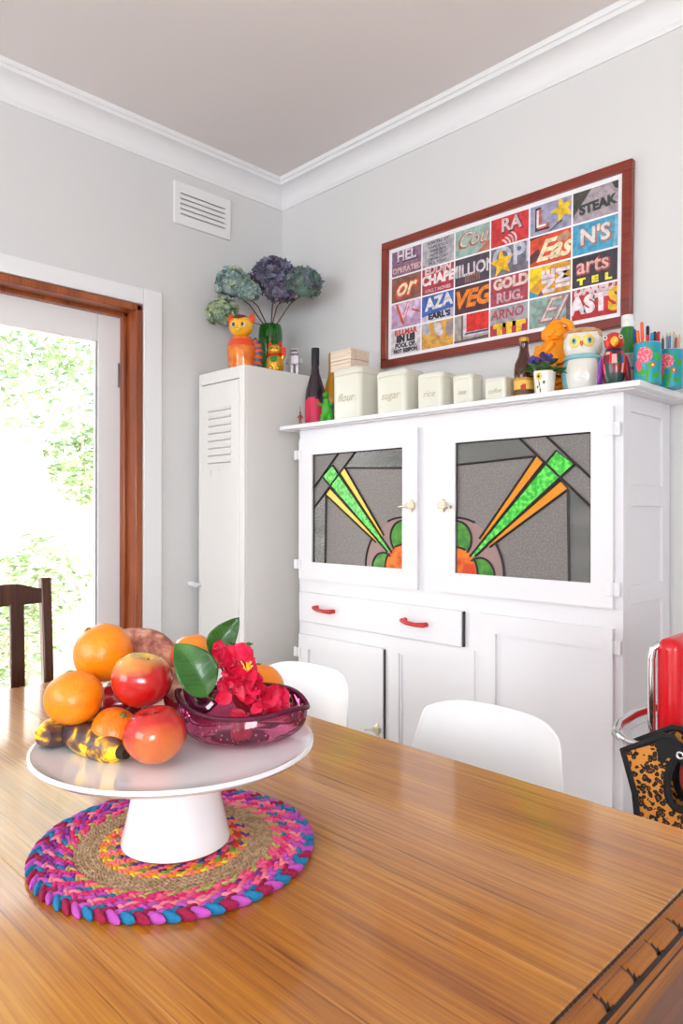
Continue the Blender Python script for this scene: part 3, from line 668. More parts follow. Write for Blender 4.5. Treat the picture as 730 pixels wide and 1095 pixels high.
# red vinyl and chrome chair
rc = thing('vinyl_chair', 'red vinyl padded chair with chrome tube frame beside the dresser', 'chair', (-.28, 1.5, 0))
RED = mat('red_vinyl', (204, 14, 26), .28, coat=.2)
mb = MB()
def pad(u, v):
    a = u*2*PI; c, s_ = math.cos(a), math.sin(a)
    return None
mb.box(-.508, -.462, 1.30, 1.72, .60, .925)
mb.build('backrest', RED, rc, world=True, bevel=.020, seg=5)
MB().tube([(-.460, 1.325, .62), (-.460, 1.325, .90), (-.460, 1.70, .90), (-.460, 1.70, .62)], .004, 6).build('piping', RED, rc, world=True)
mb = MB(); mb.box(-.49, -.08, 1.31, 1.71, .43, .49); mb.build('seat', RED, rc, world=True, bevel=.02, seg=4)
for y in (1.305, 1.715):
    mb = MB(); mb.tube([(-.522, y, 0.012), (-.518, y, .45), (-.513, y, .70), (-.514, y, .885), (-.511, y, .905), (-.502, y+(.01 if y < 1.5 else -.01), .913)], .0068, 12)
    mb.build('frame_tube', CHROME, rc, world=True)
mb = MB(); mb.tube([(-.515, 1.50, .775), (-.545, 1.42, .772), (-.563, 1.35, .766), (-.570, 1.30, .757), (-.560, 1.262, .750), (-.53, 1.245, .745), (-.40, 1.235, .747), (-.12, 1.225, .748), (-.10, 1.23, .70), (-.10, 1.26, .012)], .0085, 12)
mb.build('arm_tube', CHROME, rc, world=True)
MB().tube([(-.523, 1.70, .45), (-.10, 1.72, .45), (-.09, 1.72, .012)], .0085, 10).build('leg_tube', CHROME, rc, world=True)
MB().tube([(-.47, 1.285, .52), (-.38, 1.265, .80), (-.30, 1.26, .47)], .006, 8).build('strut', CHROME, rc, world=True)

# leopard tote hanging on the chair's arm
def leopard():
    m = bpy.data.materials.new('leopard_print'); m.use_nodes = True; nt = m.node_tree; b = nt.nodes['Principled BSDF']
    b.inputs['Roughness'].default_value = .8
    tc = nn(nt, 'ShaderNodeTexCoord'); nz = nn(nt, 'ShaderNodeTexNoise'); nz.inputs['Scale'].default_value = 70
    mp = nn(nt, 'ShaderNodeMix', data_type='RGBA'); mp.inputs['Factor'].default_value = .012
    nt.links.new(tc.outputs['Object'], mp.inputs['A']); nt.links.new(tc.outputs['Object'], nz.inputs['Vector']); nt.links.new(nz.outputs['Color'], mp.inputs['B'])
    v = nn(nt, 'ShaderNodeTexVoronoi'); v.inputs['Scale'].default_value = 118; nt.links.new(mp.outputs['Result'], v.inputs['Vector'])
    cr = nn(nt, 'ShaderNodeValToRGB'); cr.color_ramp.interpolation = 'CONSTANT'; e = cr.color_ramp.elements
    e[0].position = 0; e[0].color = lin((120, 62, 22)); e[1].position = .24; e[1].color = lin((22, 14, 12))
    k = e.new(.53); k.color = lin((206, 134, 52))
    nt.links.new(v.outputs['Distance'], cr.inputs[0])
    nt.links.new(cr.outputs[0], b.inputs['Base Color']); return m
LEO = leopard(); BLK = mat('black_trim', (22, 20, 22), .8)
bag = thing('tote_bag', 'leopard print tote bag with black trim hanging on the red chair', 'bag', (-.394, 1.225, .36), rot=(math.radians(0), 0, .12))
outl = [(-.124, .388), (-.080, .412), (-.060, .424), (-.046, .424), (-.032, .410), (-.018, .428), (.0, .430), (.060, .396), (.042, .34), (.030, .28), (.026, .16), (.030, .0), (-.104, .0), (-.096, .16), (-.096, .24), (-.104, .32)]
hole = [(-.036+.018*math.cos(a)*(1-.2*math.sin(a)), .352+.042*math.sin(a)) for a in [2*PI*i/20 for i in range(20)]]
def holed(mb, y, rev=False):
    cu = bpy.data.curves.new('c', 'CURVE'); cu.dimensions = '2D'; cu.fill_mode = 'BOTH'
    for L in (outl, hole):
        s_ = cu.splines.new('POLY'); s_.points.add(len(L)-1); s_.use_cyclic_u = True
        for i, (a, b) in enumerate(L): s_.points[i].co = (a, b, 0, 1)
    cu.extrude = .002
    o = bpy.data.objects.new('c', cu); COL.objects.link(o)
    me = bpy.data.meshes.new_from_object(o.evaluated_get(bpy.context.evaluated_depsgraph_get()))
    mb.add([(v.co.x, y+v.co.z-.10*(.0), v.co.y) for v in me.vertices], [tuple(p.vertices) for p in me.polygons], 0)
    bpy.data.objects.remove(o); bpy.data.meshes.remove(me)
for yy in (-.024, .034):
    mb = MB(); holed(mb, yy); mb.build('bag_panel', LEO, bag)
    mb = MB(); mb.tube([(a, yy, b) for a, b in outl], .0062, 6, close=True); mb.tube([(a, yy, b) for a, b in hole], .0062, 6, close=True); mb.build('black_binding', BLK, bag)
mb = MB()
for a, b in zip(outl[9:], outl[10:]+outl[:1]): pass
mb.box(-.1, .028, -.022, .032, 0, .004); mb.build('bag_base', BLK, bag)
mb = MB()
mb.prism([(-.072, .412), (-.060, .422), (-.046, .422), (-.032, .408), (-.018, .425), (.0, .427), (.0, .402), (-.020, .396), (-.036, .390), (-.052, .392), (-.062, .375)], 0, .002, T=Matrix(((1, 0, 0, 0), (0, 0, 1, -.029), (0, 1, 0, 0), (0, 0, 0, 1))))
mb.build('handle_patch', BLK, bag)
MB().tube([(-.033+.005*math.cos(a), -.031, .400+.005*math.sin(a)) for a in [2*PI*i/12 for i in range(12)]], .0018, 6, close=True).build('eyelet', CHROME, bag)

# ================================================================== BRAIDED MAT
MC = Vector((-.739, .458, TZ))
mt = thing('braided_placemat', 'round braided rag placemat in pink purple blue and jute under cake stand', 'placemat', MC)
RAG = [(214, 44, 116), (232, 92, 132), (128, 44, 138), (24, 116, 164), (184, 78, 178), (150, 20, 66), (236, 130, 150), (222, 186, 222), (232, 138, 40), (226, 196, 60), (108, 150, 60), (88, 60, 140), (206, 60, 40), (96, 44, 60), (240, 120, 110), (176, 168, 90)]
RM = [mat('rag_%d' % i, c, .9, bump=.6, bscale=400) for i, c in enumerate(RAG)]
JUTE = mat('jute', (192, 164, 130), .95, col2=(158, 128, 96), nscale=180, bump=.8, bscale=500)
def braid(mb, r, wid, hgt, pal, seglen, z=0):
    n = int(2*PI*r/seglen); a0 = random.random()*6
    strands = [pal[k % len(pal)] for k in range(3)]
    for i in range(n):
        if random.random() < .13: strands[i % 3] = random.choice(pal)
        for sd in (-1, 1):
            a = a0+2*PI*(i+(.5 if sd > 0 else 0))/n; rr = r+sd*wid*.24
            c = Vector((rr*math.cos(a), rr*math.sin(a), z+hgt*.5))
            R_ = Matrix.Rotation(a+PI/2-sd*.55, 3, 'Z') @ Matrix.Rotation(random.uniform(-.15, .15), 3, 'Y')
            mb.ell(c, (seglen*.98, wid*.34, hgt*.56), strands[(i+(sd > 0)) % 3] if len(pal) > 1 else 0, R_, n=8, k=6)
mb = MB(); braid(mb, .1545, .0135, .010, [3, 5, 4, 3, 0, 2, 4, 7, 3], .0135); braid(mb, .1425, .0125, .010, [1, 2, 0, 3, 4, 6, 1], .0115); braid(mb, .1315, .0115, .009, [6, 0, 4, 2, 1, 3], .0105); braid(mb, .121, .0105, .009, [1, 6, 15, 0, 2, 14], .0095)
mb.build('outer_braid', RM, mt)
mb = MB()
for r in (.1115, .1045, .0975, .0905): braid(mb, r, .0075, .008, [0], .0060)
mb.build('jute_band', JUTE, mt)
mb = MB()
for r, pal in ((.082, [8, 9, 14, 11, 0, 15]), (.073, [12, 8, 10, 14, 13, 6]), (.064, [8, 9, 11, 12, 1, 4]), (.055, [0, 12, 9, 10, 3]), (.046, [0, 8, 9]), (.035, [1, 12, 3])): braid(mb, r, .0095, .0085, pal, .0085)
mb.lathe([(0, .002), (.16, .002), (.16, .003), (0, .003)], 48, 0)
mb.build('inner_braid', RM, mt)

# ================================================================== CAKE STAND
C0 = Vector((-.737, .457, 0))
ru, vu = Vector((.706, .709, 0)), Vector((-.709, .706, 0))
def cs(u, v, z): return C0+ru*u+vu*v+Vector((0, 0, z))
cake = thing('cake_stand', 'white ceramic pedestal cake stand holding fruit on the braided mat', 'cake stand', C0+Vector((0, 0, .7605)))
zb = .7605
MB().lathe([(0, .0), (.060, .0), (.0635, .002), (.0635, .006), (.060, .018), (.054, .045), (.048, .075), (.0445, .098), (.046, .104), (0, .104)], 64).build('pedestal', PORC, cake)
MB().lathe([(0, .103), (.046, .1035), (.10, .104), (.140, .1065), (.158, .111), (.1635, .116), (.1632, .1185), (.160, .1195), (.155, .1165), (.145, .1135), (.12, .1115), (0, .111)], 96).build('plate', PORC, cake)
ZP = zb+.111

# ---- fruit
def fruit_mat(name, cols, scale=3, bump=.1, bscale=120, rough=.3, stretch=(1, 1, 1), dist=1.5):
    m = bpy.data.materials.new(name); m.use_nodes = True; nt = m.node_tree; b = nt.nodes['Principled BSDF']
    b.inputs['Roughness'].default_value = rough; b.inputs['Coat Weight'].default_value = .15; b.inputs['Coat Roughness'].default_value = .15
    tc = nn(nt, 'ShaderNodeTexCoord'); mp = nn(nt, 'ShaderNodeMapping'); mp.inputs['Scale'].default_value = stretch
    nz = nn(nt, 'ShaderNodeTexNoise'); nz.inputs['Scale'].default_value = scale; nz.inputs['Detail'].default_value = 4; nz.inputs['Distortion'].default_value = dist
    cr = nn(nt, 'ShaderNodeValToRGB'); e = cr.color_ramp.elements
    while len(e) > 1: e.remove(e[0])
    e[0].position = cols[0][0]; e[0].color = lin(cols[0][1])
    for p, c in cols[1:]: k = e.new(p); k.color = lin(c)
    nt.links.new(tc.outputs['Object'], mp.inputs[0]); nt.links.new(mp.outputs[0], nz.inputs['Vector']); nt.links.new(nz.outputs['Fac'], cr.inputs[0]); nt.links.new(cr.outputs[0], b.inputs['Base Color'])
    if bump:
        n2 = nn(nt, 'ShaderNodeTexNoise'); n2.inputs['Scale'].default_value = bscale; bp = nn(nt, 'ShaderNodeBump'); bp.inputs['Strength'].default_value = bump; bp.inputs['Distance'].default_value = .0015
        nt.links.new(tc.outputs['Object'], n2.inputs['Vector']); nt.links.new(n2.outputs['Fac'], bp.inputs['Height']); nt.links.new(bp.outputs[0], b.inputs['Normal'])
    return m
ORG = fruit_mat('orange_peel', [(.3, (240, 122, 4)), (.7, (250, 150, 14))], 12, .45, 330, .32)
MAND = fruit_mat('mandarin_peel', [(.3, (236, 104, 4)), (.7, (248, 138, 12))], 14, .5, 260, .34)
def apple_mat(name, axis_dir, red, red2, yel, lo, hi):
    m = fruit_mat(name, [(.3, red), (.7, red2)], 22, .02, 60, .18, (1, 1, .12), .6)
    nt = m.node_tree; b = nt.nodes['Principled BSDF']; b.inputs['Coat Weight'].default_value = .4
    src = b.inputs['Base Color'].links[0].from_socket
    tc = nn(nt, 'ShaderNodeTexCoord'); dp = nn(nt, 'ShaderNodeVectorMath', operation='DOT_PRODUCT'); dp.inputs[1].default_value = axis_dir
    nz = nn(nt, 'ShaderNodeTexNoise'); nz.inputs['Scale'].default_value = 30; nz.inputs['Detail'].default_value = 5
    mm = nn(nt, 'ShaderNodeMath', operation='MULTIPLY_ADD'); mm.inputs[1].default_value = .040
    nt.links.new(tc.outputs['Object'], dp.inputs[0]); nt.links.new(tc.outputs['Object'], nz.inputs['Vector'])
    nt.links.new(nz.outputs['Fac'], mm.inputs[0]); nt.links.new(dp.outputs['Value'], mm.inputs[2])
    mr = nn(nt, 'ShaderNodeMapRange'); mr.inputs['From Min'].default_value = lo; mr.inputs['From Max'].default_value = hi
    nt.links.new(mm.outputs[0], mr.inputs['Value'])
    mx = nn(nt, 'ShaderNodeMix', data_type='RGBA'); mx.inputs['B'].default_value = lin(yel)
    nt.links.new(mr.outputs['Result'], mx.inputs['Factor']); nt.links.new(src, mx.inputs['A']); nt.links.new(mx.outputs['Result'], b.inputs['Base Color'])
    return m
def tiltR(axis, ang): return Matrix.Rotation(ang, 3, axis)
def round_fruit(name, label, c, r, m, cat, squash=.95, tilt=(0, 0), stem='navel', lump=.03, group=None, seed=0):
    t = thing(name, label, cat, c, rot=(tilt[0], tilt[1], .3*seed), group=group)
    def warp(p, a):
        q = noise.noise(Vector(p)*1.6+Vector((seed*7.1, 0, 0)))
        return Vector(p)*(1+lump*q)
    mb = MB(); mb.ell((0, 0, 0), (r, r, r*squash), 0, n=36, k=22, warp=warp); mb.build('skin', m, t)
    if stem == 'navel':
        mb = MB()
        for k in range(5):
            a = 2*PI*k/5; mb.ell((.0025*math.cos(a), .0025*math.sin(a), r*squash*1.0), (.003, .0018, .001), 0, Matrix.Rotation(a, 3, 'Z'), 8, 6)
        mb.ell((0, 0, r*squash+.0006), .0016, 0, None, 8, 6)
        mb.build('stem_scar', mat('stem_green', (112, 116, 60), .7), t)
    return t
def apple(label, c, r, m, tilt=(0, 0), rz=0):
    t = thing('apple', label, 'apple', c, rot=(tilt[0], tilt[1], rz))
    prof_ = []
    for i in range(25):
        a = PI*i/24; rr = math.sin(a); z = -math.cos(a)
        z2 = z*.90; rr2 = rr*(1+.06*z)
        if z > .55: z2 -= .30*max(0, 1-rr/.55)**1.6
        if z < -.6: z2 += .16*max(0, 1-rr/.5)**1.6
        prof_.append((rr2*r, z2*r))
    def warp(p, a): return Vector((p.x*(1+.02*math.cos(5*a)), p.y*(1+.02*math.cos(5*a)), p.z+.012*r*math.cos(5*a)*(1 if p.z < 0 else 0)))
    MB().lathe(prof_, 40, warp=warp).build('skin', m, t)
    MB().tube([(0, 0, r*.45), (.001, .001, r*.62), (.003, .002, r*.72)], [.0012, .001, .0016], 6).build('stem', mat('stem_brown', (86, 62, 36), .8), t)
    return t
def px3(px, py, depth):
    v = depth-.845; u = (px-365)*depth/F_PX+.196; z = 1.15-(py-547.5)*depth/F_PX
    return cs(u, v, z), 1/F_PX*depth
AP1 = apple_mat('apple_yellow_top', (-.5, -.1, 1), (176, 10, 18), (200, 34, 26), (236, 204, 96), .026, .060)
AP2 = apple_mat('apple_streaky', (.35, -.55, -.72), (172, 12, 24), (210, 50, 34), (236, 168, 76), .022, .085)
AP3 = apple_mat('apple_dark', (0, 0, -1), (120, 14, 26), (160, 24, 34), (190, 110, 60), .03, .06)
c, s = px3(167, 785, .782); apple('red apple with orange blush at the very front of the fruit pile', Vector((c.x, c.y, ZP+.0327)), .0345, AP2, (.12, -.1), .4)
c, s = px3(152, 727, .84); apple('red apple with yellow top sitting high between the oranges', c, .0360, AP1, (-.12, .15), 0)
c, s = px3(128, 741, .915); apple('dark red apple mostly hidden below the top orange', Vector((c.x, c.y, ZP+.031)), .0335, AP3)
c, s = px3(80, 746, .83); round_fruit('orange', 'bumpy orange above the bananas at the left of the pile', c, .0335, ORG, 'orange', .92, (.1, -.15), seed=1, lump=.05)
c, s = px3(111, 698, .90); round_fruit('orange', 'large smooth orange on top of the fruit pile', c, .0375, ORG, 'orange', .96, (.25, -.5), seed=2)
c, s = px3(124, 777, .815); round_fruit('mandarin', 'small mandarin wedged between banana and front apple', Vector((c.x, c.y, .899)), .0275, MAND, 'mandarin', .86, (.35, .5), seed=3)
c, s = px3(276, 737, .965); round_fruit('orange', 'orange resting behind the purple glass bowl', Vector((c.x, c.y, ZP+.036)), .0365, ORG, 'orange', .97, seed=4)
c, s = px3(207, 702, .935)
NECT = apple_mat('nectarine_skin', (.3, .2, 1), (206, 36, 34), (222, 60, 40), (244, 140, 36), .012, .03)
round_fruit('nectarine', 'orange and red nectarine peeping out behind the green leaf', c, .0300, NECT, 'nectarine', .97, seed=5, stem=None)
c2 = cs(-.005, .095, ZP+.032); apple('red apple hidden under the nectarine behind the glass bowl', c2, .034, AP3)
c2 = cs(-.085, .118, ZP+.033); apple('red apple at the back of the plate under the sweet potato', c2, .0345, AP3)
# sweet potatoes
SWP = fruit_mat('sweet_potato_skin', [(.38, (140, 84, 72)), (.5, (188, 122, 104)), (.62, (212, 160, 136))], 70, .9, 110, .85, (1, 1, 1), .2)
def tuber(name, label, cat, pts, rs, m, group=None):
    base = Vector(pts[0]); t = thing(name, label, cat, (base+Vector(pts[-1]))/2, group=group)
    P_ = []; R_ = []
    n = 26
    for i in range(n+1):
        f = i/n*(len(pts)-1); k = min(int(f), len(pts)-2); g = f-k
        P_.append(Vector(pts[k]).lerp(Vector(pts[k+1]), g)); R_.append((rs[k]*(1-g)+rs[k+1]*g)*(1+.06*noise.noise(Vector((i*.5, len(pts), 0)))))
    for _ in range(2):
        P_ = [P_[0]]+[(P_[i-1]+P_[i]*2+P_[i+1])/4 for i in range(1, n)]+[P_[-1]]; R_ = [R_[0]]+[(R_[i-1]+R_[i]*2+R_[i+1])/4 for i in range(1, n)]+[R_[-1]]
    MB().tube(P_, R_, 18).build('skin', m, t, world=True)
    return t, P_, R_
a, _ = px3(108, 692, .97); b_, _ = px3(135, 690, .965); c, _ = px3(163, 692, .955); e_, _ = px3(190, 706, .945); g_, _ = px3(197, 711, .943)
tuber('sweet_potato', 'long pinkish-brown sweet potato lying behind the top orange', 'sweet potato', [a, b_, c, e_, g_], [.012, .0235, .0245, .014, .003], SWP)
a, _ = px3(176, 738, .90); b_, _ = px3(186, 733, .89); c, _ = px3(200, 740, .88)
tuber('sweet_potato', 'small brownish sweet potato between the yellow-topped apple and leaf', 'sweet potato', [px3(170, 724, .905)[0], px3(186, 728, .90)[0], px3(200, 742, .895)[0], px3(206, 748, .893)[0]], [.006, .019, .017, .004], SWP)
# bananas
BAN = fruit_mat('overripe_banana', [(.40, (66, 50, 58)), (.50, (104, 72, 56)), (.54, (190, 136, 50)), (.58, (250, 208, 24))], 32, .05, 60, .4, (1, 1, 1), .8)
BTIP = mat('banana_tip', (44, 32, 28), .8)
def banana(label, pts, rs, nub=True):
    t, P_, R_ = tuber('banana', label, 'banana', pts, rs, BAN, 'overripe bananas')
    d = (P_[-1]-P_[-3]).normalized()
    if nub: MB().tube([P_[-1]-d*.004, P_[-1]+d*.010], [R_[-1]*1.05, R_[-1]*.8], 10).build('tip', BTIP, t, world=True)
zz = ZP+.0168
banana('blotchy black and yellow banana lying in front of the oranges', [px3(74, 784, .835)[0], px3(86, 787, .825)[0], px3(105, 795, .805)[0], px3(122, 802, .79)[0], px3(130, 804, .783)[0]], [.012, .0175, .0185, .0155, .008])
banana('blotchy banana pointing its end at the viewer on the far left', [cs(-.065, .08, ZP+.018), cs(-.10, .045, ZP+.018), cs(-.128, .01, ZP+.0185), cs(-.1435, -.018, ZP+.0195), cs(-.1465, -.030, ZP+.020)], [.011, .016, .0178, .0168, .0110], False)

# ---- purple glass bowl
def thin_glass(name, tint, body, bubbles=True, dens=.12):
    m = bpy.data.materials.new(name); m.use_nodes = True; nt = m.node_tree; nt.nodes.remove(nt.nodes['Principled BSDF'])
    t = nn(nt, 'ShaderNodeBsdfTransparent'); t.inputs[0].default_value = lin(tint)
    g = nn(nt, 'ShaderNodeBsdfGlossy'); g.inputs['Roughness'].default_value = .04
    d = nn(nt, 'ShaderNodeBsdfDiffuse'); d.inputs[0].default_value = lin(body)
    fr = nn(nt, 'ShaderNodeFresnel'); fr.inputs[0].default_value = 1.5
    m1 = nn(nt, 'ShaderNodeMixShader'); m1.inputs[0].default_value = dens
    nt.links.new(t.outputs[0], m1.inputs[1]); nt.links.new(d.outputs[0], m1.inputs[2])
    if bubbles:
        tc = nn(nt, 'ShaderNodeTexCoord'); vo = nn(nt, 'ShaderNodeTexVoronoi'); vo.inputs['Scale'].default_value = 150
        cr = nn(nt, 'ShaderNodeValToRGB'); cr.color_ramp.elements[0].position = .15; cr.color_ramp.elements[0].color = (.75, .75, .75, 1); cr.color_ramp.elements[1].position = .22; cr.color_ramp.elements[1].color = (dens, dens, dens, 1)
        nt.links.new(tc.outputs['Object'], vo.inputs['Vector']); nt.links.new(vo.outputs['Distance'], cr.inputs[0]); nt.links.new(cr.outputs[0], m1.inputs[0])
    m2 = nn(nt, 'ShaderNodeMixShader'); nt.links.new(fr.outputs[0], m2.inputs[0]); nt.links.new(m1.outputs[0], m2.inputs[1]); nt.links.new(g.outputs[0], m2.inputs[2])
    nt.links.new(m2.outputs[0], nt.nodes['Material Output'].inputs[0])
    MATS[name] = m
    return m
PG = thin_glass('magenta_glass', (206, 96, 140), (206, 90, 130))
thin_glass('deep_plum_glass', (150, 50, 92), (140, 40, 84), False, .35)
bc = cs(.072, .028, ZP)
bowl = thing('glass_bowl', 'magenta art glass bowl with folded pointed rim holding the red flower', 'bowl', bc, rot=(0, 0, math.atan2(ru.y, ru.x)))
def rim(a):
    # local x = to the right of the stand, y = away
    c, s_ = math.cos(a), math.sin(a)
    rx = .083 if c > 0 else .078
    x = rx*math.copysign(abs(c)**.85, c); y = .052*math.copysign(abs(s_)**1.35, s_)
    z = .046+.006*math.cos(2*a)-(.013*max(0, c)**6)+(.006*max(0, -c)**6)+(.014*math.sin(a)**2 if s_ > 0 else .002*s_)
    pinch = 1-.25*max(0, math.cos(a-2.2))**8
    return Vector((x, y*pinch, z))
def bfn(u, v):
    a = 2*PI*u; R_ = rim(a); g = v
    base = Vector((.036*math.cos(a), .028*math.sin(a), .0015))
    k = g**.9; r_ = base.lerp(R_, k); r_.z = .0015+(R_.z-.0015)*g**1.9
    bulge = math.sin(PI*g)*.012; r_.x += bulge*math.cos(a); r_.y += bulge*math.sin(a)
    return r_
mb = MB(); mb.grid(bfn, 64, 14); mb.lathe([(0, .0015), (.9, .0015), (1, .0015)], 64, T=Matrix.Diagonal((.036, .028, 1, 1)))
mb.build('bowl_body', PG, bowl)
mb = MB(); mb.tube([rim(2*PI*i/64) for i in range(64)], .0032, 8, close=True); mb.build('rim', MATS['deep_plum_glass'], bowl)
mb = MB(); mb.tube([(-.045+.022*math.cos(a), .01+.020*math.sin(a), .050+.012*math.cos(a*2)) for a in [2*PI*i/20 for i in range(20)]], .006, 8, close=True); mb.build('folded_lip', MATS['deep_plum_glass'], bowl)

# ---- camellia with leaves
PET = mat('crimson_petal', (214, 18, 62), .45, col2=(236, 60, 100), nscale=60, lo=.4, hi=.7, subs=0)
fl = thing('camellia_flower', 'crimson pink camellia bloom with green leaves lying in the glass bowl', 'flower', cs(.06, .03, ZP+.03))
def petal(mb, c, dirv, size, up, m=0):
    d = Vector(dirv).normalized(); n_ = Vector(up).normalized(); sdir = d.cross(n_).normalized(); n_ = sdir.cross(d)
    ph = random.random()*6
    def f(u, v):
        w = math.sin(PI*min(1, .12+.80*v))**.7*.55; x = (2*u-1)
        ruff = .10*math.sin(ph+x*5+v*3)*v
        return Vector(c)+(d*(v) + sdir*(x*w) + n_*(.35*v*v - .25*(x*x)*w + ruff))*size
    mb.grid(f, 8, 8, m)
mb = MB()
for (px, py, dp, sz, k) in ((251, 712, .86, .024, 15), (262, 728, .855, .022, 12), (276, 748, .86, .022, 14), (296, 750, .87, .018, 10), (247, 738, .85, .018, 10), (240, 700, .87, .016, 8), (262, 772, .86, .018, 8)):
    c, _ = px3(px, py, dp)
    for i in range(k):
        dv = Vector((random.gauss(0, 1), random.gauss(0, 1), random.gauss(0, 1)+.2)) - (CAM-c).normalized()*-.3
        petal(mb, c+dv.normalized()*sz*.15, dv, sz*random.uniform(.8, 1.15), (CAM-c)+Vector((random.uniform(-.5, .5), 0, random.uniform(-.3, .8))))
mb.build('petals', PET, fl, world=True)
mb = MB()
for px, py in ((265, 714),):
    c, _ = px3(px, py, .835)
    for i in range(14): mb.tube([c+Vector((.0, 0, -.004)), c+Vector((random.uniform(-.006, .006), random.uniform(-.006, .006), random.uniform(.0, .008)))], [.0005, .0009], 5)
mb.build('stamens', mat('stamen_yellow', (236, 190, 60), .6), fl, world=True)
LF = mat('glossy_leaf', (30, 76, 24), .35, coat=.2, col2=(58, 108, 38), nscale=22, lo=.4, hi=.65)
LF2 = mat('leaf_vein', (72, 120, 50), .4)
def leaf(pts, w, dep, tilt):
    """pts: base, mid, tip as pixels on the stand"""
    p = [px3(a, b, d)[0] for a, b, d in pts]
    def cen(t): return p[0]*(1-t)**2+p[1]*2*t*(1-t)+p[2]*t*t
    d = (p[2]-p[0]).normalized(); s_ = d.cross(((CAM-p[1]).normalized()+tilt).normalized()).normalized(); nrm = s_.cross(d)
    def f(u, v):
        x = 2*u-1; ww = w*(math.sin(PI*v**.82)**.75) if 0 < v < 1 else 0
        return cen(v)+s_*(x*ww)+nrm*(-abs(x)**1.5*ww*.28*-1+.0012*math.sin(v*24)*abs(x))
    o = MB().grid(f, 12, 20).build('leaf', LF, fl, world=True, solid=.0006)
    mb = MB(); mb.tube([cen(i/12)+nrm*.0004 for i in range(13)], [.0008*(1-.06*i) for i in range(13)], 6)
    for i in range(2, 10):
        for sg in (-1, 1):
            v = i/12; a_ = f(.5, v)+nrm*.0004; b2 = f(.5+sg*.38, min(.98, v+.12))+nrm*.0004; mb.tube([a_, (a_+b2)/2, b2], .0002, 4)
    mb.build('leaf_vein', LF2, o, world=True)
leaf([(222, 745, .84), (213, 712, .835), (188, 688, .85)], .0245, 0, Vector((0, 0, .25)))
leaf([(229, 703, .88), (233, 684, .885), (256, 660, .89)], .0175, 0, Vector((.2, 0, 0)))
leaf([(244, 694, .89), (258, 692, .90), (271, 688, .91)], .0050, 0, Vector((0, 0, .8)))
MB().tube([px3(222, 745, .84)[0], px3(232, 748, .85)[0], px3(248, 735, .86)[0], px3(232, 704, .88)[0]], .0014, 6).build('twig', mat('twig_green', (90, 96, 50), .7), fl, world=True)

# ================================================================== ON THE LOCKER
ZL = LZ
GB = None
# cat jar
P = at(258, 380, 1, 1.80)
cat = thing('cat_jar', 'orange glazed cat figure jar with striped tail on top of the locker', 'jar', (P.x, 1.80, ZL), math.radians(34))
CO = mat('orange_glaze', (222, 104, 24), .15, coat=.6, col2=(236, 136, 30), nscale=30); CD = mat('brown_glaze', (112, 44, 28), .15, coat=.6); CR = mat('red_orange_glaze', (226, 70, 24), .15, coat=.6)
CG2 = mat('celadon_glaze', (130, 176, 90), .2, coat=.5); CY = mat('yellow_glaze', (240, 176, 40), .15, coat=.6); CT = mat('teal_stripe', (60, 104, 112), .25); EYB = mat('eye_black', (20, 20, 24), .1, coat=.8); EYW = mat('eye_white', (235, 232, 225), .2)
def catb(a, z): return 1 if .098 < z < .118 else (2 if .086 < z <= .092 else 0)
MB().lathe([(.044, 0), (.046, .01), (.049, .04), (.052, .07), (.052, .092), (.050, .105), (.044, .118), (.036, .128), (.0, .13)], 40, fn=catb,
           warp=lambda p, a: Vector((p.x*(1+.025*math.cos(12*a)*(p.z < .08)), p.y*.9*(1+.025*math.cos(12*a)*(p.z < .08)), p.z))).build('body', [CO, CR, CG2], cat)
mb = MB(); mb.ell((0, -.004, .168), (.046, .038, .040), 0, n=28, k=18); hd = mb.build('head', CY, cat)
mb = MB(); mb.ell((0, -.002, .190), (.030, .034, .022), 0); mb.build('crown_patch', CD, hd)
mb = MB(); mb.ell((0, -.040, .153), (.014, .010, .010), 0); mb.build('muzzle', mat('pale_muzzle', (244, 196, 60), .2), hd)
mb = MB(); mb.tube([(-.008, -.050, .151), (0, -.0505, .154), (.008, -.050, .151)], .0012, 5); mb.ell((0, -.049, .160), (.003, .002, .002)); mb.build('mouth', EYB, hd)
for sx in (-1, 1):
    mb = MB(); mb.lathe([(.0135, 0), (.014, .012), (.009, .028), (.003, .036), (0, .037)], 16, c=(0, 0, 0), T=Matrix.Translation((sx*.036, 0, .182)) @ Matrix.Rotation(sx*.22, 4, 'Y') @ Matrix.Diagonal((1, .6, 1, 1))); mb.build('ear', CR, hd)
    mb = MB(); mb.ell((sx*.017, -.036, .168), (.009, .004, .010), 0).ell((sx*.017, -.0395, .168), (.006, .0025, .0075), 1); mb.build('eye', [EYW, EYB], hd)
mb = MB(); tp = [(.040, .012, .118), (.056, .014, .100), (.062, .012, .070), (.060, .008, .035), (.052, .0, .008)]
for i in range(12):
    f = i/12*4; k = min(int(f), 3); g = f-k; f2 = (i+1)/12*4; k2 = min(int(f2), 3) if f2 < 4 else 3; g2 = f2-k2
    mb.tube([Vector(tp[k]).lerp(Vector(tp[k+1]), g), Vector(tp[k2]).lerp(Vector(tp[k2+1]), g2)], .0165, 12, m=i % 2)
mb.build('tail', [CT, CR], cat)
cat.scale = (1.13, 1.13, 1.13)
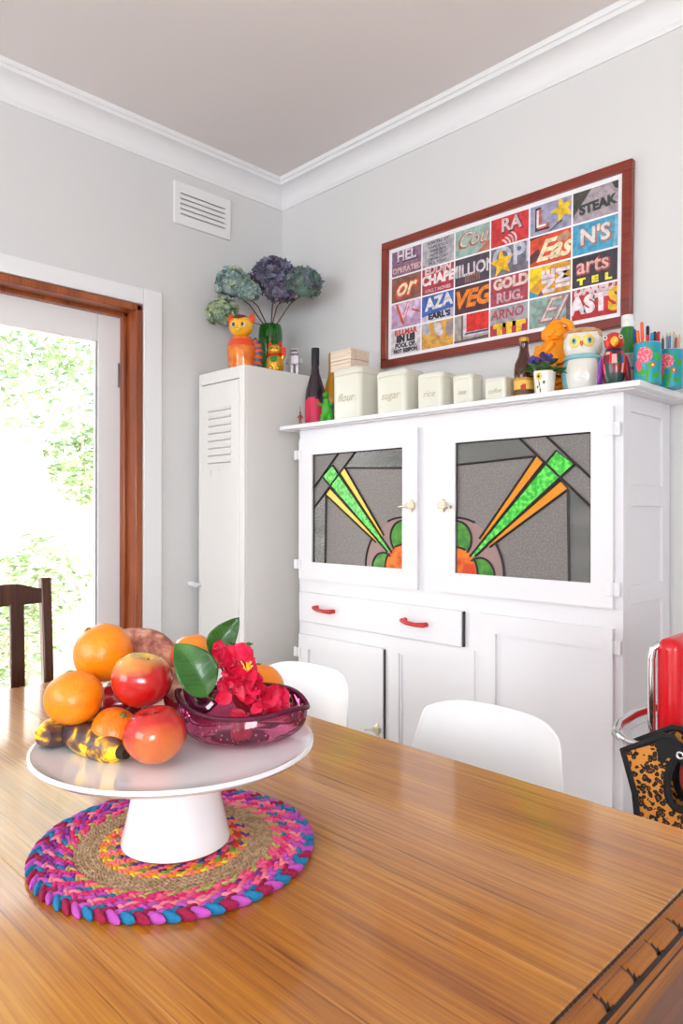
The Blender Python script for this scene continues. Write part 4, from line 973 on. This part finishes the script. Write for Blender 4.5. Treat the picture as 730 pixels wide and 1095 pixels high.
# vase with dried hydrangeas
VGR = mat('green_vase_glass', (30, 130, 24), .05, trans=.6, spec=.7, coat=.4, subs=0)
P = at(289, 380, 1, 2.03)
vase = thing('green_vase', 'tall green glass vase of dried hydrangeas behind the cat figures', 'vase', (P.x, 2.03, ZL))
MB().lathe([(0, .0), (.038, .0), (.040, .01), (.046, .09), (.052, .16), (.055, .20), (.053, .235), (.048, .255), (.044, .255), (.049, .235), (.051, .20), (.048, .16), (.042, .09), (.036, .012), (0, .010)], 40).build('glass_body', VGR, vase)
HM = {'g': [mat('hyd_g%d' % i, c, .8) for i, c in enumerate([(150, 174, 164), (120, 150, 148), (172, 186, 154), (100, 130, 134), (156, 172, 180)])],
      'p': [mat('hyd_p%d' % i, c, .8) for i, c in enumerate([(122, 112, 140), (92, 86, 112), (140, 124, 134), (112, 126, 150), (78, 74, 90)])],
      't': [mat('hyd_t%d' % i, c, .8) for i, c in enumerate([(96, 122, 116), (116, 136, 116), (82, 104, 112), (124, 116, 132), (106, 138, 130)])],
      'y': [mat('hyd_y%d' % i, c, .8) for i, c in enumerate([(160, 176, 130), (132, 156, 118), (176, 184, 148), (110, 140, 128), (146, 160, 140)])]}
STEM = mat('dry_stem', (104, 72, 52), .9)
def hydrangea(px, py, y, rad, pal, label, sq=.85, cnt=300):
    c = at(px, py, 1, y); c.x = max(c.x, X0+rad*.95+.01)
    t = thing('dried_hydrangea', label, 'flower', (P.x, 2.03, ZL+.03), group='dried hydrangea heads in the green vase')
    mb = MB()
    def floret(p, n_, s):
        q = n_.to_track_quat('Z', 'X').to_matrix(); rz = random.random()*6; m = random.randrange(5)
        for k in range(4):
            a = rz+k*PI/2; cc, ss = math.cos(a), math.sin(a)
            def L(r_, t_, h): return p+q @ Vector((r_*cc-t_*ss, r_*ss+t_*cc, h))*s
            cup = random.uniform(.1, .5)
            mb.add([L(0, 0, 0), L(.55, -.42, cup*.4), L(1.0, -.2, cup), L(1.0, .2, cup*.8), L(.55, .42, cup*.5)], [(0, 1, 2, 3, 4)], m)
    for i in range(int(cnt*max(1, (rad/.066)**2*.95))):
        n_ = Vector((random.gauss(0, 1), random.gauss(0, 1), random.gauss(0, 1)+.25)).normalized()
        if n_.z < -.6: n_.z *= .3; n_.normalize()
        bump = 1+.16*noise.noise(n_*2.2+Vector((px, 0, 0)))
        p = c+Vector((n_.x*rad, n_.y*rad, n_.z*rad*sq))*bump*random.uniform(.86, 1.03)
        n2 = (n_+Vector((random.gauss(0, .45), random.gauss(0, .45), random.gauss(0, .45)))).normalized()
        floret(p, n2, .0125*random.uniform(.8, 1.25))
    mb.ell(c, (rad*.84, rad*.84, rad*.84*sq), 4, n=14, k=10)
    mb.build('flower_head', HM[pal], t, world=True)
    s0 = Vector((P.x+random.uniform(-.02, .02), 2.03+random.uniform(-.015, .015), ZL+.03)); s1 = Vector((P.x+(c.x-P.x)*.18, 2.03+(c.y-2.03)*.18, ZL+.25)); s2 = c-Vector((0, 0, rad*.55)); mid = (s1+s2)/2+Vector((0, 0, .01)); mid += (Vector((0, 0, 1)) if abs(c.x-P.x) > .02 else Vector((0, 0, 0)))*.012
    MB().tube([s0, s1, mid, s2], [.003, .003, .0026, .0026], 7).build('stem', STEM, t, world=True)
hydrangea(249, 303, 1.80, .072, 'g', 'pale blue-green dried hydrangea head, upper left of the vase')
hydrangea(238, 334, 1.78, .064, 'y', 'yellow-green dried hydrangea head hanging lowest at the left')
hydrangea(266, 312, 1.84, .045, 'g', 'small blue-green dried hydrangea head right above the orange cat')
hydrangea(293, 298, 2.02, .098, 'p', 'large dusky purple dried hydrangea head at the centre of the vase', .9)
hydrangea(325, 303, 2.02, .075, 't', 'dark teal dried hydrangea head at the right of the vase')
hydrangea(300, 314, 1.97, .055, 'p', 'blue-purple dried hydrangea head low in front of the vase bunch', .7)
# lucky cat
P = at(294, 380, 1, 1.90)
lc = thing('lucky_cat', 'gold beckoning lucky cat figurine with red ears on the locker', 'figurine', (P.x, 1.90, ZL), math.radians(42))
GO = mat('gold_paint', (214, 164, 50), .25, metal=.6); LRD = mat('lucky_red', (206, 24, 28), .3); LGN = mat('lucky_green', (40, 120, 60), .35)
MB().lathe([(.034, 0), (.037, .01), (.038, .03), (.034, .055), (.026, .070), (0, .074)], 28, warp=lambda p, a: Vector((p.x, p.y*.85, p.z))).build('body', GO, lc)
mb = MB(); mb.ell((0, -.004, .090), (.031, .026, .026), 0, n=22, k=14); lh = mb.build('head', GO, lc)
for sx in (-1, 1):
    mb = MB(); mb.lathe([(.010, 0), (.008, .010), (0, .022)], 12, T=Matrix.Translation((sx*.021, 0, .108)) @ Matrix.Diagonal((1, .5, 1, 1))); mb.build('ear', LRD, lh)
    MB().ell((sx*.011, -.027, .094), (.0045, .002, .004)).build('eye', EYB, lh)
mb = MB(); mb.tube([(-.006, -.031, .086), (0, -.0315, .084), (.006, -.031, .086)], .001, 5); mb.build('mouth', LRD, lh)
MB().tube([(.028, -.004, .050), (.038, -.006, .072), (.038, -.008, .100)], [.009, .010, .011], 12).build('raised_paw', GO, lc)
MB().box(.030, .046, -.022, -.018, .066, .100).build('red_plaque', LRD, lc, bevel=.001)
MB().tube([(.030*math.cos(a), -.004+.026*math.sin(a), .070) for a in [2*PI*i/20 for i in range(20)]], .0035, 8, close=True).build('collar', LRD, lc)
MB().ell((-.002, -.031, .050), (.016, .006, .013)).build('bib', LGN, lc)
mb = MB(); mb.ell((-.014, -.030, .012), (.012, .009, .010)).ell((.014, -.030, .012), (.012, .009, .010)); mb.build('feet', GO, lc)
# silver robot
P = at(315, 385, 1, 2.0)
rb = thing('robot_figurine', 'small clear silvery robot figurine at the back edge of the locker', 'figurine', (P.x, 2.0, ZL), math.radians(40))
SI = mat('silver_plastic', (200, 196, 206), .15, metal=.55, coat=.6)
MB().box(-.019, .019, -.014, .014, .045, .082).build('torso', SI, rb, bevel=.003)
MB().box(-.017, .017, -.014, .014, .088, .112).build('head', SI, rb, bevel=.004)
MB().box(-.013, .013, -.0155, -.014, .098, .106).build('visor', mat('visor_dark', (70, 60, 74), .2), rb)
MB().tube([(0, 0, .080), (0, 0, .090)], .008, 10).build('neck', SI, rb)
for sx in (-1, 1):
    MB().box(sx*.011-.007, sx*.011+.007, -.010, .010, 0, .046).build('leg', SI, rb, bevel=.002)
    MB().tube([(sx*.024, 0, .078), (sx*.030, -.004, .060), (sx*.030, -.014, .046)], .0055, 8).build('arm', SI, rb)

# ================================================================== ON THE DRESSER
ZD = 1.492
def obj_at(px, y): return at(px, 430, 1, y).x
def bottle(name, label, px, y, prof_, m, label_z, label_m, caps, rz=.6, fnl=None):
    t = thing(name, label, 'bottle', (obj_at(px, y), y, ZD), rz)
    MB().lathe(prof_, 32).build('glass_body', m, t)
    if label_z:
        r = max(p[0] for p in prof_)+.0006
        z0, z1 = label_z; nz = 14
        MB().lathe([(r, z0+(z1-z0)*i/nz) for i in range(nz+1)], 48, fn=fnl).build('label', label_m, t)
    if caps: MB().lathe(caps[0], 24).build(caps[2] if len(caps) > 2 else 'cap', caps[1], t)
    return t
BURG = [(0, 0), (.038, 0), (.041, .004), (.042, .02), (.042, .115), (.038, .145), (.027, .180), (.018, .205), (.0150, .23), (.0145, .290), (0, .292)]
bottle('wine_bottle', 'dark red wine bottle with pink label at the dresser left end', 337, 1.95, [(r*.98, z*1.07) for r, z in BURG], mat('black_glass', (36, 22, 34), .08, coat=.5), (.012, .118), [mat('pink_label', (206, 40, 80), .5), MATS['black_glass']],
       ([(.0162, .252), (.0164, .318), (.015, .322), (0, .323)], mat('black_foil', (26, 28, 34), .4), 'foil'), rz=-.9, fnl=lambda a, z: 0 if ((((a+.27+PI) % (2*PI))-PI)*.041)**2+(z-.062)**2 < .054**2 else 1)
bottle('wine_bottle', 'amber wine bottle with gold foil half hidden behind the flour canister', 355, 2.03, [(r*.95, z*1.04) for r, z in BURG], mat('amber_glass_bottle', (186, 132, 14), .08, coat=.5), (.012, .10), [mat('teal_label', (40, 72, 74), .5)],
       ([(.0152, .235), (.0154, .308), (.014, .312), (0, .313)], mat('gold_foil', (186, 142, 84), .35, metal=.3), 'foil'))
# green toy dinosaur
dn = thing('toy_dinosaur', 'bright green toy dinosaur standing in front of the wine bottle', 'toy', (obj_at(349, 1.87), 1.87, ZD), .5)
DG = mat('toy_green', (52, 160, 34), .35)
mb = MB()
mb.tube([(0, .02, .012), (0, .012, .030), (0, .004, .050), (0, -.002, .072), (0, -.004, .090)], [.017, .021, .020, .014, .010], 14)
mb.ell((0, -.010, .104), (.012, .018, .011), 0)
mb.tube([(0, .018, .022), (.004, .042, .012), (.008, .062, .008)], [.015, .009, .002], 10)
for sx in (-1, 1): mb.tube([(sx*.013, .004, .028), (sx*.016, -.004, .014), (sx*.016, -.006, .004), (sx*.016, -.016, .003)], [.012, .009, .008, .006], 10)
bo = mb.build('body', DG, dn)
for sx in (-1, 1): MB().tube([(sx*.014, -.004, .070), (sx*.024, -.014, .066), (sx*.028, -.022, .074)], [.006, .004, .003], 8).build('arm', DG, dn)
mb = MB()
for i in range(7): mb.lathe([(.004, 0), (0, .009)], 6, c=(0, .018-.003*i+.006, .036+.011*i), T=None)
mb.build('back_spines', DG, dn)
MB().ell((-.009, -.020, .107), .0018).ell((.009, -.020, .107), .0018).build('eyes', EYB, dn)
# tiny red figure
rf = thing('red_figurine', 'tiny red spindly figure on green base at dresser left end', 'figurine', (obj_at(321, 1.86), 1.86, ZD), .5)
RR = mat('toy_red', (150, 36, 30), .5)
MB().lathe([(.009, 0), (.010, .004), (0, .006)], 12, c=(.008, 0, 0)).build('base', mat('toy_teal', (30, 150, 100), .5), rf)
mb = MB(); mb.tube([(-.004, 0, .0), (-.003, 0, .026)], .0022, 6).tube([(.005, 0, .0), (.003, 0, .026)], .0022, 6).tube([(0, 0, .024), (0, 0, .044)], [.006, .0045], 8).tube([(-.012, 0, .030), (-.004, 0, .040)], .002, 6).tube([(.012, 0, .028), (.004, 0, .040)], .002, 6)
mb.build('body', RR, rf); MB().ell((0, 0, .050), .0045).build('head', RR, rf); MB().tube([(0, 0, .054), (-.001, 0, .078)], [.0015, .0006], 5).build('hat_tip', RR, rf)
# canisters
CAN = mat('cream_canister', (216, 216, 202), .3, coat=.2); CTX = mat('faded_gilt', (178, 168, 140), .5)
cans = [('flour', 354.6, 384.5, 394), ('sugar', 401, 433, 395), ('rice', 445, 472, 398), ('tea', 483, 504.5, 400), ('coffee', 517, 540, 403)]
for word, xa, xb, yt in cans:
    yf = 1.868; A = at(xa, yt, 1, yf); B = at(xb, yt, 1, yf); w = B.x-A.x; h = at((xa+xb)/2, yt-(2 if word == 'flour' else 0), 1, yf).z-ZD; dp = w*.86
    t = thing('canister', {'flour': 'largest cream canister, marked flour, at the left of the row', 'sugar': 'second largest cream canister in the row, marked sugar', 'rice': 'middle cream canister of the row, marked rice', 'tea': 'small cream canister marked tea, between rice and coffee', 'coffee': 'smallest cream canister marked coffee beside the beer bottle'}[word], 'canister', (A.x+w/2, yf+dp/2, ZD), group='cream kitchen canisters on the dresser')
    def rr(pf):
        mb = MB(); R0 = w*.14; vs = []; fs = []; n = 40
        for ins, z in pf:
            hw, hd = w/2-ins, dp/2-ins; rc = max(.002, R0-ins*.3)
            for q in range(4):
                for k in range(10):
                    a = q*PI/2+PI/2*k/9; cx = (hw-rc)*(1 if q in (0, 3) else -1); cy = (hd-rc)*(1 if q < 2 else -1)
                    vs.append((cx+rc*math.cos(a), cy+rc*math.sin(a), z))
        for i in range(len(pf)-1):
            for k in range(n): fs.append((i*n+k, i*n+(k+1) % n, (i+1)*n+(k+1) % n, (i+1)*n+k))
        fs += [tuple(range(n))[::-1], tuple((len(pf)-1)*n+k for k in range(n))]
        mb.add(vs, fs, 0, True); return mb
    rr([(.004, 0), (.001, .003), (.0004, h*.5), (0, h*.845)]).build('body', CAN, t)
    e_ = w*.09
    rr([(.0005, h*.848), (-.0006, h*.852), (-.0006, h-e_), (e_*.3, h-e_*.3), (e_, h), (w*.3, h+.001)]).build('lid', CAN, t)
    if word == 'flour': FLOUR_TOP = ZD+h+.001
    vs, fs = text_geo(word, w*.30, .35, 0); f_ = min(1, .62*w/max(.001, max(v.x for v in vs)-min(v.x for v in vs)))
    mb = MB(); mb.add([(v.x*f_, -dp/2-.0006, v.y*f_+h*.42) for v in vs], fs); mb.build('lettering', CTX, t)
# pale wooden box standing on the flour canister
cf = at(375, 372, 1, 1.915); ch = FLOUR_TOP
bx = thing('wooden_box', 'pale wooden box sitting on top of the flour canister', 'box', (cf.x-.055, 1.965, ch), 0)
BOXM = table_wood('pale_box_wood', (206, 184, 160), (222, 204, 184), (232, 218, 200), axis=0, rough=.6, coat=0)
bh = cf.z-ch
MB().box(-.055, .055, -.05, .05, 0, bh*.50).build('box_body', BOXM, bx, bevel=.0015)
MB().box(-.0555, .0555, -.0505, .0505, bh*.515, bh).build('box_lid', BOXM, bx, bevel=.0015)
# beer bottle
def beerl(a, z):
    if (math.cos(a+1.25)*.0285)**2 + 0 < .0 : return 0
    if z > .052 or z < .010: return 1
    d = abs(((a-4.6+PI) % (2*PI))-PI)*.03
    if d*d+(z-.032)**2 < .009**2: return 2
    return 3 if z < .024 else 0
bottle('beer_bottle', 'brown beer bottle with yellow label right of the coffee canister', 560, 1.895, [(0, 0), (.027, 0), (.0290, .003), (.0295, .085), (.027, .105), (.018, .125), (.0135, .145), (.0125, .172), (.0140, .174), (.0140, .180), (0, .182)],
       mat('brown_glass', (70, 26, 18), .1, coat=.6), (.006, .060), [mat('label_yellow', (224, 180, 80), .5), mat('label_gold', (190, 140, 40), .5), mat('label_red', (180, 40, 30), .5), mat('label_dark', (90, 62, 40), .5)],
       ([(.0145, .172), (.0150, .176), (.014, .184), (0, .186)], mat('cap_gold', (200, 150, 70), .35, metal=.5)), fnl=beerl)
# violet in a white cup
vp = thing('potted_violet', 'purple flowering violet in a small white sunflower cup', 'plant', (obj_at(582, 1.87), 1.87, ZD), .4)
CUP = mat('cream_cup', (236, 232, 220), .25, coat=.3)
def cupfn(a, z):
    d = ((a-4.45+PI) % (2*PI))-PI; x = d*.030
    r2 = (x+.006)**2+(z-.050)**2
    if r2 < .0045**2: return 2
    if r2 < .0105**2: return 1
    if abs(x+.004+.15*(z-.02)) < .0022 and z < .042: return 3
    if (x-.009)**2+(z-.032)**2 < .005**2 or (x+.012)**2+(z-.020)**2 < .004**2: return 3
    return 0
MB().lathe([(.024, 0)]+[(.026+.006*i/24, .002+.064*i/24) for i in range(25)]+[(.0295, .066), (.025, .012), (0, .01)], 72, fn=cupfn).build('cup', [CUP, mat('sunflower_yellow', (226, 186, 60), .4), mat('print_black', (50, 44, 40), .5), mat('print_green', (96, 106, 60), .5)], vp)
MB().lathe([(0, .055), (.0285, .056)], 24).build('soil', mat('soil', (60, 44, 34), .95), vp)
mb = MB()
for i in range(46):
    a = random.random()*6.28; r = random.uniform(.015, .062); z = .058+random.uniform(-.002, .034)*(1 if r < .045 else .6); c = Vector((r*math.cos(a), r*math.sin(a), z)); s_ = random.uniform(.010, .016)
    mb.ell(c, (s_, s_*.75, .0018), 0, (Matrix.Rotation(a, 3, 'Z') @ Matrix.Rotation(random.uniform(-.7, .5), 3, 'Y')), 10, 6)
    mb.tube([(0, 0, .056), (c.x*.5, c.y*.5, z*.6+.035), c], .0011, 4)
mb.build('foliage', mat('violet_leaf', (40, 84, 38), .55, col2=(74, 124, 56), nscale=40), vp)
mb = MB()
for i in range(26):
    a = random.random()*6.28; r = random.uniform(0, .040); c = Vector((r*math.cos(a)-.004, r*math.sin(a)-.008, .098+random.uniform(-.008, .022)*(1-r/.06)))
    for k in range(5):
        b = k*2*PI/5+i; mb.ell(c+Vector((.0042*math.cos(b), -.002, .0042*math.sin(b))), (.0042, .0016, .0042), i % 2, None, 7, 5)
mb.build('flowers', [mat('violet_petal', (74, 46, 130), .5), mat('violet_petal_dark', (48, 30, 92), .5)], vp)
# orange buddha bust
P = at(594, 400, 1, 2.02)
OB = mat('orange_resin', (246, 150, 14), .35, spec=.4)
bd_ = thing('buddha_ornament', 'orange laughing figure ornament with raised arms behind the violet', 'ornament', (P.x, 2.02, ZD), math.radians(30))
mb = MB()
mb.lathe([(.034, 0), (.040, .02), (.050, .06), (.058, .10), (.056, .13), (.050, .155), (.040, .175), (0, .18)], 32, warp=lambda p, a: Vector((p.x*(1+.04*math.sin(3*a+p.z*40)), p.y*.75, p.z)))
mb.ell((-.012, -.012, .118), (.036, .034, .034), 0)
mb.ell((-.004, -.004, .200), (.034, .031, .034), 0, n=20, k=14).ell((.0, .0, .226), (.020, .020, .018), 0)
body = mb.build('figure_body', OB, bd_)
MB().tube([(-.046, -.004, .160), (-.056, -.012, .135), (-.030, -.034, .142), (-.010, -.038, .168)], [.014, .013, .011, .010], 12).build('arm', OB, bd_)
MB().tube([(.044, -.004, .150), (.052, -.006, .190), (.038, -.006, .228), (.014, -.006, .240)], [.014, .012, .011, .010], 12).build('arm', OB, bd_)
mb = MB(); mb.ell((-.006, -.036, .200), (.005, .005, .006)).ell((-.018, -.034, .192), (.008, .004, .006)).ell((.007, -.034, .192), (.008, .004, .006)).ell((-.005, -.034, .182), (.011, .004, .004)).ell((-.037, 0, .200), (.005, .008, .016)).ell((.030, 0, .200), (.005, .008, .016)); mb.build('face_features', OB, bd_)
mb = MB()
for i in range(5): mb.tube([(-.05+.01*i, -.042, .04+.02*i), (-.01+.006*i, -.050, .03+.018*i), (.04, -.038, .05+.022*i)], .006, 8)
mb.build('robe_folds', OB, bd_)
bd_.scale = (1.04, 1.04, 1.05)
# owl jar
ow = thing('owl_jar', 'cream owl cookie jar with blue scarf and yellow eyes', 'jar', (obj_at(623, 1.94), 1.94, ZD), math.radians(22))
OC = mat('owl_cream', (226, 222, 212), .18, coat=.6); OBR = mat('owl_brown', (164, 106, 66), .3, coat=.4, col2=(206, 156, 110), nscale=40); OBL = mat('owl_blue', (136, 190, 196), .25, coat=.5); OYE = mat('owl_yellow', (236, 214, 96), .3)
def owlfn(a, z):
    d = abs(((a-4.71+PI) % (2*PI))-PI)
    if d < .75: return 0
    if d < 1.25: return 1
    if d < 1.5: return 2
    return 0
wz = lambda p, a: Vector((p.x, p.y*.82, p.z))
MB().lathe([(.046, 0), (.050, .006), (.058, .03), (.061, .055), (.058, .080), (.052, .096), (0, .097)], 48, fn=owlfn, warp=wz).build('jar_body', [OC, OBL, OYE], ow)
MB().lathe([(.055, .096), (.057, .099), (.055, .103), (.051, .107), (.046, .112), (.0, .114)], 48, warp=wz).build('scarf', OBL, ow)
oh = MB().lathe([(.044, .108), (.050, .118), (.054, .136), (.053, .154), (.046, .170), (.034, .179), (.018, .182), (0, .183)], 44, warp=lambda p, a: Vector((p.x*1.02, p.y*.82, p.z+.010*max(0, (p.z-.15)/.03)*abs(math.cos(a))))).build('head_lid', OC, ow)
mb = MB(); mb.ell((0, -.004, .176), (.046, .037, .013), 0).ell((.040, 0, .166), (.014, .022, .020), 0).ell((-.040, 0, .166), (.014, .022, .020), 0); mb.build('head_feathers', OBR, oh)
for sx in (-1, 1):
    T_ = Matrix.Rotation(sx*.42, 3, 'Z')
    mb = MB(); mb.ell(T_ @ Vector((0, -.0455, .146)), (.0175, .005, .0185), 0, T_).ell(T_ @ Vector((0, -.0490, .146)), (.0085, .0035, .010), 1, T_).ell(T_ @ Vector((0, -.0520, .146)), (.0045, .002, .005), 2, T_)
    mb.build('eye', [OYE, OBL, EYB], oh)
mb = MB(); mb.lathe([(.0055, 0), (.004, -.008), (0, -.017)], 10, c=(0, -.047, .144)); mb.build('beak', mat('beak_orange', (220, 100, 40), .3), oh)
MB().ell((.0, -.049, .045), (.012, .003, .006)).build('body_mark', EYW, ow)
# parrot
pt = thing('parrot_figurine', 'multicoloured mosaic parrot figurine with yellow beak right of the owl', 'figurine', (obj_at(656, 1.885), 1.885, ZD), math.radians(20))
PMC = [mat('parrot_%d' % i, c, .3, coat=.4) for i, c in enumerate([(206, 30, 24), (120, 24, 34), (30, 110, 190), (226, 80, 30), (24, 60, 52), (60, 30, 70), (230, 170, 160)])]
def pfn(a, z):
    if z < .045 and math.cos(a-5.2) > .2: return 4
    v = noise.cell(Vector((math.cos(a)*3.2, math.sin(a)*3.2, z*85)))
    return [0, 1, 5, 1, 3, 1, 2, 6, 1, 5, 4, 0, 1][int(abs(v)*977) % 13]
MB().lathe([(.020, 0), (.024, .01), (.030, .035), (.033, .06), (.030, .085), (.022, .100), (.018, .105), (0, .108)], 30, fn=pfn, warp=lambda p, a: Vector((p.x, p.y*.85, p.z))).build('body', PMC, pt)
MB().lathe([(.0225, .093), (.024, .096), (.022, .101)], 24, c=(0, 0, 0)).build('collar', mat('collar_navy', (24, 36, 70), .3), pt)
ph = MB().ell((0, -.004, .122), (.026, .026, .026), 0, n=22, k=14).build('head', PMC[0], pt)
mb = MB(); mb.ell((.004, -.031, .118), (.011, .012, .013), 0).ell((.004, -.038, .110), (.006, .006, .008), 0); mb.build('beak', mat('beak_yellow', (238, 176, 20), .25, coat=.5), ph)
for sx in (-1, 1):
    mb = MB(); mb.ell((sx*.019, -.022, .130), (.0055, .004, .0055), 0).ell((sx*.0195, -.025, .130), (.003, .003, .003), 1); mb.build('eye', [EYW, EYB], ph)
MB().ell((-.034, .004, .045), (.009, .020, .042), 0, Matrix.Rotation(.12, 3, 'Y')).build('wing', mat('wing_purple', (124, 44, 160), .3, coat=.4), pt)
MB().ell((.034, .004, .045), (.009, .020, .042), 0, Matrix.Rotation(-.12, 3, 'Y')).build('wing', PMC[1], pt)
# green bottle behind
bottle('glass_bottle', 'green glass bottle with white cap behind the parrot', 671, 1.99, [(0, 0), (.026, 0), (.028, .004), (.028, .11), (.0275, .118), (.026, .150), (.020, .172), (.016, .180), (.016, .19), (0, .191)], mat('green_bottle_glass', (34, 120, 44), .08, coat=.5),
       (.012, .105), [mat('label_grey', (176, 182, 186), .4), mat('label_line', (90, 96, 104), .4)], ([(.0175, .182), (.018, .185), (.018, .198), (.0172, .199), (.018, .200), (.018, .212), (.0165, .216), (0, .217)], mat('white_cap', (228, 228, 228), .35)), fnl=lambda a, z: 1 if abs(z-.06) < .003 else 0)
# pencil tins
TINM = [mat('tin_turquoise', (18, 148, 176), .35), mat('tin_pink', (222, 84, 104), .4), mat('tin_green', (60, 160, 60), .4), mat('tin_red', (206, 40, 44), .4), mat('tin_pale', (240, 150, 160), .4), mat('tin_yellow', (240, 200, 60), .4)]
def tinfn(off):
    def f(a, z):
        d = ((a-off+PI) % (2*PI))-PI; x = d*.036
        n1 = noise.noise(Vector((math.cos(a)*2.2, math.sin(a)*2.2, z*60)))*.006
        r = math.hypot(x+.012, z-.072)
        if r < .021+n1: return 4 if noise.noise(Vector((x*220, z*220, off))) > .12 else 1
        if math.hypot(x+.028, z-.046)+n1 < .012: return 1
        if math.hypot(x-.012, z-.045) < .0035: return 5
        if math.hypot(x-.012, z-.045) < .0065: return 3
        if abs(x+.002-.25*(z-.02)) < .0045 and z < .052 or math.hypot(x-.026, z-.065)+n1 < .010 or math.hypot(x+.016, z-.030)+n1*1.5 < .012 or math.hypot(x-.024, z-.020)+n1 < .008: return 2
        if noise.noise(Vector((math.cos(a)*5, math.sin(a)*5, z*90+off))) > .33: return 2
        return 0
    return f
PCOL = [(20, 60, 150), (230, 110, 30), (232, 90, 60), (26, 26, 30), (206, 30, 70), (20, 130, 190), (40, 40, 50), (190, 30, 40), (90, 150, 180), (60, 40, 50), (120, 150, 160), (70, 110, 160), (176, 190, 190), (150, 50, 40), (200, 170, 120)]
PENM = [mat('pen_%d' % i, c, .35) for i, c in enumerate(PCOL)]
def tin(label, px, y, r, h, off, pens, plabel, where='nearer'):
    x = obj_at(px, y); t = thing('pencil_tin', label, 'tin', (x, y, ZD), 0, 'turquoise floral pencil tins on the dresser')
    MB().lathe([(r, h*i/40) for i in range(41)]+[(r*.97, h), (r*.97, .004), (0, .004)], 90, fn=lambda a, z: tinfn(off)(a, z/h*.104) if True else 0).build('tin_body', TINM, t)
    MB().tube([(r*math.cos(a), r*math.sin(a), h) for a in [2*PI*i/36 for i in range(36)]], .0012, 6, close=True).build('tin_rim', CHROME, t)
    for (dx, dy, tx, ty, L, ci, kind) in pens:
        o = thing('pen' if kind == 'pen' else 'pencil', '%s standing in the %s tin' % (plabel[ci], where), kind, (x+dx, y+dy, ZD+.006), group='pens and pencils in the tins')
        b = Vector((0, 0, 0)); e = Vector((tx, ty, L)); dv = (e-b).normalized(); rr = .0042 if kind == 'pen' else .0033
        MB().tube([b, b+dv*(L*.72)], rr, 8).build('barrel', PENM[ci], o)
        if kind == 'pen':
            MB().tube([b+dv*(L*.72), b+dv*(L*.97), b+dv*L], [rr*1.15, rr*1.1, rr*.7], 8).build('cap', PENM[ci] if ci != 0 else PENM[0], o)
        else:
            mb = MB(); mb.tube([b+dv*(L*.72), b+dv*(L*.93)], rr, 6, m=0).tube([b+dv*(L*.93), b+dv*L], [rr, .0006], 6, m=1); mb.build('point', [PENM[ci], PENM[14]], o)
plb = ['blue capped pen', 'orange marker', 'tall coral marker', 'black marker', 'crimson pen', 'bright blue pen', 'charcoal pen', 'dark red pen', 'pale blue pencil', 'brown-black pencil', 'grey-green pencil', 'steel blue pencil', 'pale grey pencil', 'rust red pencil', 'bare wood pencil']
tin('turquoise floral tin of pens, nearer the dresser front edge', 692, 1.915, (.0345), .108, 5.15, [
    (-.020, -.004, -.014, 0, .148, 0, 'pen'), (-.014, -.014, -.006, -.002, .140, 1, 'pen'), (-.004, -.016, -.004, -.002, .160, 2, 'pen'), (.002, -.004, 0, 0, .150, 3, 'pen'),
    (.006, -.018, .002, -.002, .122, 4, 'pen'), (.010, -.010, .006, 0, .128, 5, 'pen'), (.016, -.002, .004, 0, .132, 6, 'pen'), (.020, .008, .004, .004, .134, 7, 'pen')], plb)
tin('turquoise floral tin of pencils, farther back beside the wall', 716, 2.02, (.0330), .104, 5.05, [
    (-.020, -.004, -.008, 0, .140, 8, 'pencil'), (-.012, -.014, -.002, 0, .142, 9, 'pencil'), (-.004, -.010, .0, 0, .148, 10, 'pencil'), (.002, -.016, .004, 0, .146, 11, 'pencil'),
    (.008, -.004, .004, 0, .150, 12, 'pencil'), (.014, -.012, .008, 0, .138, 13, 'pencil'), (.016, .006, .006, .004, .144, 14, 'pencil')], plb, 'farther')
